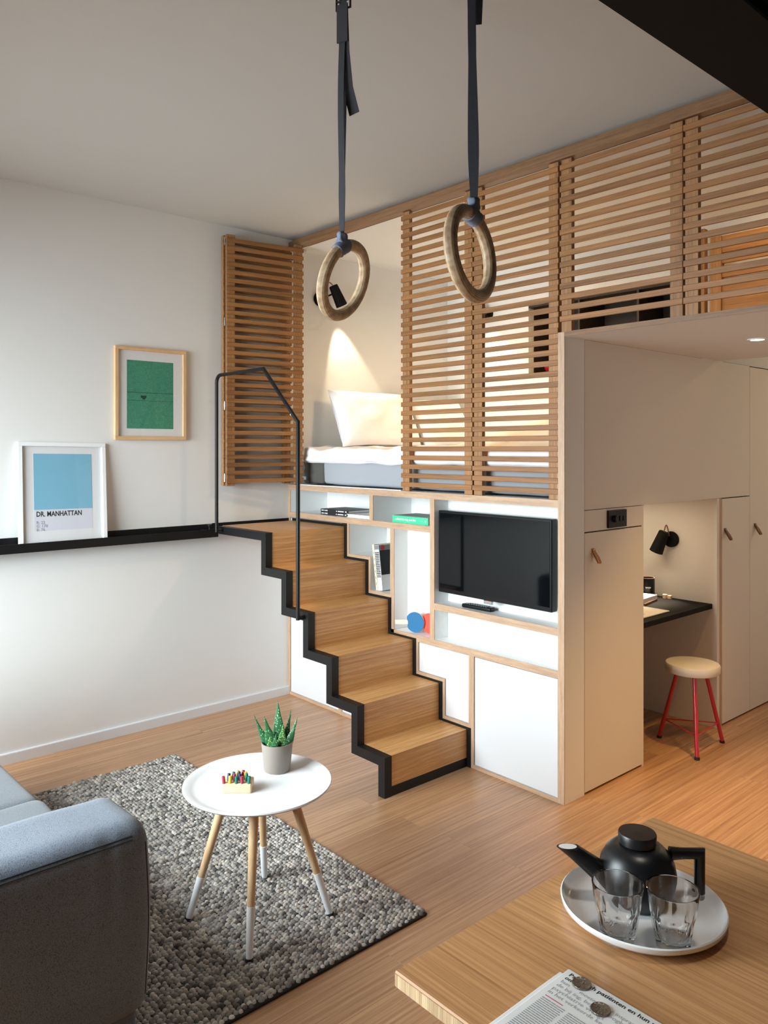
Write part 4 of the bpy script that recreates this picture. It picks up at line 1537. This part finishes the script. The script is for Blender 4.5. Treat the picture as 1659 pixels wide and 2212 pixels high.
pb = PC + Vector((0, 0, 0.082))
for dxr, dfr, tipr, tipz, tipf, w, m, bow in (
        (-0.020, 0.0, -0.083, 0.108, 0.010, 0.030, al1, (0, 0, -0.012)),
        (-0.012, -0.010, -0.043, 0.112, -0.015, 0.038, al1, (0, 0, 0)),
        (-0.004, 0.012, 0.000, 0.160, 0.020, 0.030, al1, (0, 0, 0)),
        (0.010, 0.004, 0.002, 0.158, 0.005, 0.038, al1, (0.004, 0, 0)),
        (0.022, 0.018, 0.046, 0.122, 0.028, 0.024, al1, (0, 0, -0.006)),
        (0.028, 0.006, 0.071, 0.100, 0.010, 0.030, al1, (0, 0, -0.010)),
        (0.018, -0.020, 0.026, 0.092, -0.036, 0.034, al2, (0, 0, 0)),
        (-0.006, -0.028, 0.004, 0.066, -0.052, 0.026, al1, (0, 0, 0)),
        (-0.018, -0.026, -0.020, 0.050, -0.034, 0.030, al2, (0, 0, 0))):
    bp_ = pb + Rv * dxr + Fv * dfr - Vector((0, 0, 0.008))
    tp_ = pb + Rv * tipr + Fv * tipf + Vector((0, 0, tipz))
    obj('leaf', leaf(bp_, tp_, bow, w * 0.95, 0.013, m, -Fv + Vector((0, 0, 0.4))), m, PL, smooth=60)

# ------------------------------------------------------------------ sofa
SF = thing('sofa', (1.3, -2.5, 0.008), 'grey woven fabric sofa with a thick rounded arm on the left', 'sofa')
def arm_fn(p, d):
    # pillowy sides with soft gathers below the top seam near the front corner
    k = max(0.0, 1 - abs(p.y + 2.10) / 0.28) * max(0, min(1, (p.z - 0.36) / 0.12))
    g = (sin(p.y * 110 + p.x * 20) * 0.0008 + noise.noise(Vector((p.y * 24, p.z * 5, 2))) * 0.003) * k * (1 if d.z < 0.8 else 0.25)
    n = noise.noise(Vector((p.x * 5, p.y * 5, p.z * 5))) * 0.004
    bul = 0.012 * (1 - ((p.z - 0.36) / 0.26) ** 2) if abs(d.x) > 0.5 else 0.0
    return p + d * (n + g + bul)
AX0, AX1, AYF, AYB, AZ0, AZ1, AR = 2.035, 2.306, -2.026, -2.95, 0.115, 0.622, 0.055
obj('armrest', MB().rbox(AX0, AX1, AYB, AYF, AZ0, AZ1, AR, (8, 70, 24), arm_fn), M['sofa'], SF, smooth=60)
# double seam near the top outer edge and down the front corner
seam = MB()
for off in (0.0, 9.0):
    pts = []
    for q in range(41):
        dd = Vector((cos(radians(30 - off)), 0, sin(radians(30 - off))))
        pp_ = Vector((AX1 - AR, AYF - AR - 0.86 * q / 40, AZ1 - AR)) + dd * AR
        pts.append(arm_fn(pp_, dd) + dd * 0.0004)
    seam.tube(pts, 0.0015, 6)
pts = []
for q in range(13):
    dd = Vector((cos(radians(40)), sin(radians(40)), 0))
    pp_ = Vector((AX1 - AR, AYF - AR, AZ1 - AR - 0.40 * q / 12)) + dd * AR
    pts.append(arm_fn(pp_, dd) + dd * 0.0004)
seam.tube(pts, 0.0015, 6)
obj('seam', seam, M['seam'], SF, smooth=60, label='dark double stitched seam')
obj('base', MB().rbox(0.43, AX1 - 0.03, -2.93, AYF - 0.03, 0.022, 0.17, 0.012, 3), M['sofa'], SF, smooth=60)
def seat_fn(sd):
    def fn(p, d):
        return p + d * (0.006 * noise.noise(Vector((p.x * 4 + sd, p.y * 4, p.z * 4)))) + (Vector((0, 0, 0.012 * (1 - ((p.y + 2.4) / 0.45) ** 2))) if d.z > 0.5 else Vector((0, 0, 0)))
    return fn
obj('seat_cushion', MB().rbox(1.525, 2.036, -2.75, -2.05, 0.175, 0.435, 0.045, (14, 14, 5), seat_fn(0)), M['sofaseat'], SF, smooth=60)
obj('seat_cushion', MB().rbox(0.645, 1.520, -2.75, -2.045, 0.175, 0.415, 0.045, (20, 14, 5), seat_fn(4)), M['sofaseat'], SF, smooth=60)
obj('backrest', MB().rbox(0.40, 2.04, -2.95, -2.72, 0.15, 0.66, 0.07, (20, 4, 8), seat_fn(9)), M['sofa'], SF, smooth=60)
obj('armrest', MB().rbox(0.40, 0.64, -2.95, -2.04, 0.115, 0.607, 0.055, (6, 16, 8), seat_fn(2)), M['sofa'], SF, smooth=60)
for qx in (0.5, 2.2):
    for qy in (-2.12, -2.88):
        obj('foot', MB().box(qx - 0.025, qx + 0.025, qy - 0.025, qy + 0.025, 0.0185, 0.024), M['rubber'], SF)

# ------------------------------------------------------------------ dining table
TX0, TX1, TY0, TY1, TZ = 3.303, 4.75, -2.073, -1.2565, 0.74
DT = thing('dining_table', (4.0, -1.66, 0), 'bamboo dining table with laminated striped edge in the foreground', 'table')
obj('tabletop', MB().cbox(TX0, TX1, TY0, TY1, TZ - 0.027, TZ, 0.0025), M['table'], DT, origin=(4.0, -1.66, TZ))
rs = random.Random(5)
xx = TX0 + 0.003
while xx < TX0 + 0.66:
    ww = rs.choice((0.0035, 0.005, 0.0065, 0.009))
    obj('edge_strip', MB().box(xx, xx + ww - 0.0003, TY0 - 0.0012, TY0 + 0.001, TZ - 0.0238, TZ - 0.0035), M['strip'], DT, origin=(xx, TY0, TZ - 0.02))
    xx += ww
for lx in (3.62, 4.62):
    for ly in (-1.96, -1.36):
        obj('leg', MB().cbox(lx - 0.03, lx + 0.03, ly - 0.03, ly + 0.03, 0, TZ - 0.027, 0.003), M['steel'], DT)
# plate
PT = Vector((3.490, -1.622, TZ))
tag(obj('serving_plate', MB().lathe([(0.0, 0.0), (0.105, 0.0), (0.130, 0.004), (0.146, 0.016), (0.1475, 0.024), (0.1455, 0.026), (0.143, 0.024), (0.138, 0.013), (0.125, 0.008), (0.0, 0.007)], PT, 72, None, False, False), M['porc'], smooth=50), 'wide white porcelain plate under the teapot', 'plate')
ZP = TZ + 0.0075
# teapot
TP = Vector((3.466, -1.598, ZP))
TT = thing('teapot', TP, 'matte black teapot with straight spout and square handle on the plate', 'teapot')
obj('body', MB().lathe([(0.0, 0), (0.050, 0), (0.056, 0.002), (0.0665, 0.022), (0.0712, 0.044), (0.0712, 0.056), (0.0675, 0.074), (0.058, 0.091), (0.047, 0.101), (0.036, 0.105), (0.0, 0.105)], TP, 56, None, False, False), M['teapot'], TT, smooth=60)
ld = obj('lid', MB().lathe([(0.030, 0.1035), (0.033, 0.107), (0.0345, 0.108), (0.0355, 0.124), (0.034, 0.1265), (0.0, 0.128)], TP, 48, None, False, False), M['teapot'], TT, smooth=35)
up = Vector((0, 0, 1))
s0 = TP - Rv * 0.055 - Fv * 0.0 + up * 0.040
s1 = TP - Rv * 0.132 + up * 0.099
spr = []
for q, r_ in ((0.0, 0.0225), (0.3, 0.019), (0.6, 0.016), (0.85, 0.0138), (1.0, 0.0128)):
    pc = s0.lerp(s1, q)
    t_ = (s1 - s0).normalized()
    u_ = Fv
    w_ = t_.cross(u_)
    ring = []
    for k in range(24):
        a_ = 2 * pi * k / 24
        pnt = pc + u_ * r_ * cos(a_) + w_ * r_ * sin(a_)
        if q == 1.0:          # mouth cut level
            pnt = pnt + t_ * ((s1.z - pnt.z) / t_.z)
        ring.append(pnt)
    spr.append(ring)
spt = obj('spout', MB().rings(spr), M['teapot'], TT, smooth=50)
mc_ = sum(spr[-1], Vector()) / 24
mo = MB()
mo.add([mc_ + (p_ - mc_) * 0.82 + up * 0.0005 for p_ in spr[-1]], [tuple(range(24))])
obj('spout_mouth', mo, M['porc'], spt, label='white inside of the spout')
h0 = TP + Rv * 0.062 + up * 0.086
h1 = TP + Rv * 0.118 + up * 0.086
h2 = TP + Rv * 0.118 + up * 0.012
obj('handle', MB().tube([h0, h0.lerp(h1, 0.4), h1, h2], [0.0125, 0.0102, 0.0102, 0.0100], 18), M['teapot'], TT, smooth=50)


# tumblers with facets
def tumbler(c, label):
    t = thing('tumbler', c, label, 'glass', 'faceted drinking glasses on the plate')
    n = 72
    nf = 9
    Hh = 0.098
    def outer(z):
        return 0.0305 + (0.0445 - 0.0305) * (z / Hh) ** 0.95
    rings = []
    zs = [0.0, 0.002, 0.012, 0.024, 0.038, 0.048, 0.054, 0.058, 0.062, 0.075, 0.088, 0.0965]
    for z in zs:
        r_ = outer(z)
        ring = []
        for k in range(n):
            a = 2 * pi * k / n
            fa = (a % (2 * pi / nf)) - pi / nf
            flat = r_ * cos(pi / nf) / cos(fa)
            # scalloped top of the facets
            lim = 0.056 - 0.010 * (fa / (pi / nf)) ** 2
            wgt = 1.0 if z < lim - 0.004 else max(0.0, 1 - (z - lim + 0.004) / 0.008)
            rr_ = r_ * (1 - wgt) + flat * wgt * 0.99
            if z == 0.0:
                rr_ *= 0.93
            ring.append(Vector(c) + Vector((rr_ * cos(a), rr_ * sin(a), z)))
        rings.append(ring)
    tops = [(0.0442, Hh - 0.0002), (0.0432, Hh), (0.0422, Hh - 0.0006)]
    for r_, z in tops:
        rings.append([Vector(c) + Vector((r_ * cos(2 * pi * k / n), r_ * sin(2 * pi * k / n), z)) for k in range(n)])
    for z, rr in ((0.085, None), (0.06, None), (0.035, None), (0.022, None), (0.0155, 0.024), (0.0135, 0.014), (0.013, 0.0006)):
        r_ = rr if rr else outer(z) - (0.0026 + 0.0022 * max(0, 1 - z / 0.07))
        rings.append([Vector(c) + Vector((r_ * cos(2 * pi * k / n), r_ * sin(2 * pi * k / n), z)) for k in range(n)])
    obj('glass_body', MB().rings(rings), M['glass'], t, smooth=32)
    return t


tumbler((3.508, -1.733, ZP), 'clear faceted glass on the plate in front of the spout')
tumbler((3.581, -1.679, ZP), 'clear faceted glass on the plate in front of the handle')

# newspaper
NP = thing('newspaper', (3.62, -1.99, TZ), 'folded newspaper with a bold headline at the edge of the dining table', 'newspaper')
nx0, nx1, ny0, ny1 = 3.500, 3.790, -2.055, -1.866
sheet = MB()
def sh_fn(p, d):
    return p + Vector((0, 0, 0.0006 * noise.noise(Vector((p.x * 30, p.y * 30, 1)))))
sheet.rbox(nx0 - 0.010, nx1 - 0.01, ny0 - 0.003, ny1 - 0.010, TZ + 0.0004, TZ + 0.0052, 0.0022, (8, 6, 1), sh_fn)
obj('lower_fold', sheet, M['paper'], NP, smooth=60)
obj('upper_fold', MB().rbox(nx0, nx1, ny0, ny1, TZ + 0.0055, TZ + 0.0100, 0.002, (10, 8, 1)), M['paper'], NP, smooth=60)
ZN = TZ + 0.0101
XD, YD = (1, 0, 0), (0, 1, 0)
hd = text_mb('Psychisch patiënten en hun naaste', 0.0118, (nx0 + 0.010, ny1 - 0.0155, ZN), XD, YD, 0.0002, 0.178, 0.0002)
text_mb('om', 0.0118, (nx0 + 0.010, ny1 - 0.0265, ZN), XD, YD, 0.0002, None, 0.0002, hd)
obj('headline', hd, M['ink'], NP, recalc=False)
sub = MB()
for i, s in enumerate(('hun      moeten meer inspraak krijgen in', 'de bij ing, bepleit hoogleraar Jim van', 'psychiatrie vraagt    de rol van de', 'in het verkeerde keer      beroepsge')):
    text_mb(s, 0.0112, (nx0 + 0.010, ny1 - 0.038 - i * 0.0112, ZN), XD, YD, 0, 0.178, 0.0002, sub)
obj('subheading', sub, M['greyink2'], NP, recalc=False)
obj('byline', MB().box(nx0 + 0.013, nx0 + 0.045, ny1 - 0.0805, ny1 - 0.079, ZN + 0.0001, ZN + 0.0003), M['redink'], NP)
body = MB()
for colx in range(4):
    for r_ in range(20):
        xa = nx0 + 0.012 + colx * 0.048
        yy = ny1 - 0.086 - r_ * 0.0046
        if yy < ny0 + 0.004:
            break
        xx = xa
        while xx < xa + 0.040:
            ww = rs.uniform(0.004, 0.010)
            body.box(xx, min(xa + 0.042, xx + ww), yy - 0.0016, yy, ZN + 0.0001, ZN + 0.0003)
            xx += ww + 0.0012
o = obj('small_print', body, M['greyink'], NP)
o['kind'] = 'stuff'
ph = obj('photograph', MB().box(nx0 + 0.200, nx0 + 0.28, ny1 - 0.075, ny1 - 0.022, ZN + 0.0001, ZN + 0.0003), plain('newspaper_photo', 'c9402f', 0.8, var=0.4, scale=40), NP)
obj('photo_figure', MB().lathe([(0.012, 0), (0.0, 0.0002)], (nx0 + 0.222, ny1 - 0.040, ZN + 0.0003), 16).box(nx0 + 0.207, nx0 + 0.240, ny1 - 0.075, ny1 - 0.053, ZN + 0.0003, ZN + 0.0005), plain('photo_skin', 'd8b5a5', 0.8), ph)
obj('top_rule', MB().box(nx0 + 0.198, nx0 + 0.285, ny1 - 0.0165, ny1 - 0.0158, ZN + 0.0001, ZN + 0.0003), M['ink'], NP)
for (qx, qy), lb in (((3.537, -1.8835), 'dark tarnished silver coin on the headline near the newspaper corner'), ((3.589, -1.911), 'dark tarnished silver coin lower down on the newspaper text')):
    t = thing('coin', (qx, qy, ZN), lb, 'coin')
    obj('disc', MB().lathe([(0.0, 0), (0.0145, 0), (0.0152, 0.0004), (0.0152, 0.0020), (0.0148, 0.0024), (0.0138, 0.0024), (0.0132, 0.0020), (0.0, 0.0020)], (qx, qy, ZN + 0.0004), 40, None, False, False), [M['coin']], t, smooth=40)
    rl = MB()
    for k in range(7):
        a = rs.uniform(0, 6.28)
        r0 = rs.uniform(0.002, 0.009)
        rl.sphere((qx + r0 * cos(a), qy + r0 * sin(a), ZN + 0.0024), 0.0016, 8, 5, (1, 1.6, 0.4))
    obj('relief', rl, M['coin'], t, smooth=60)
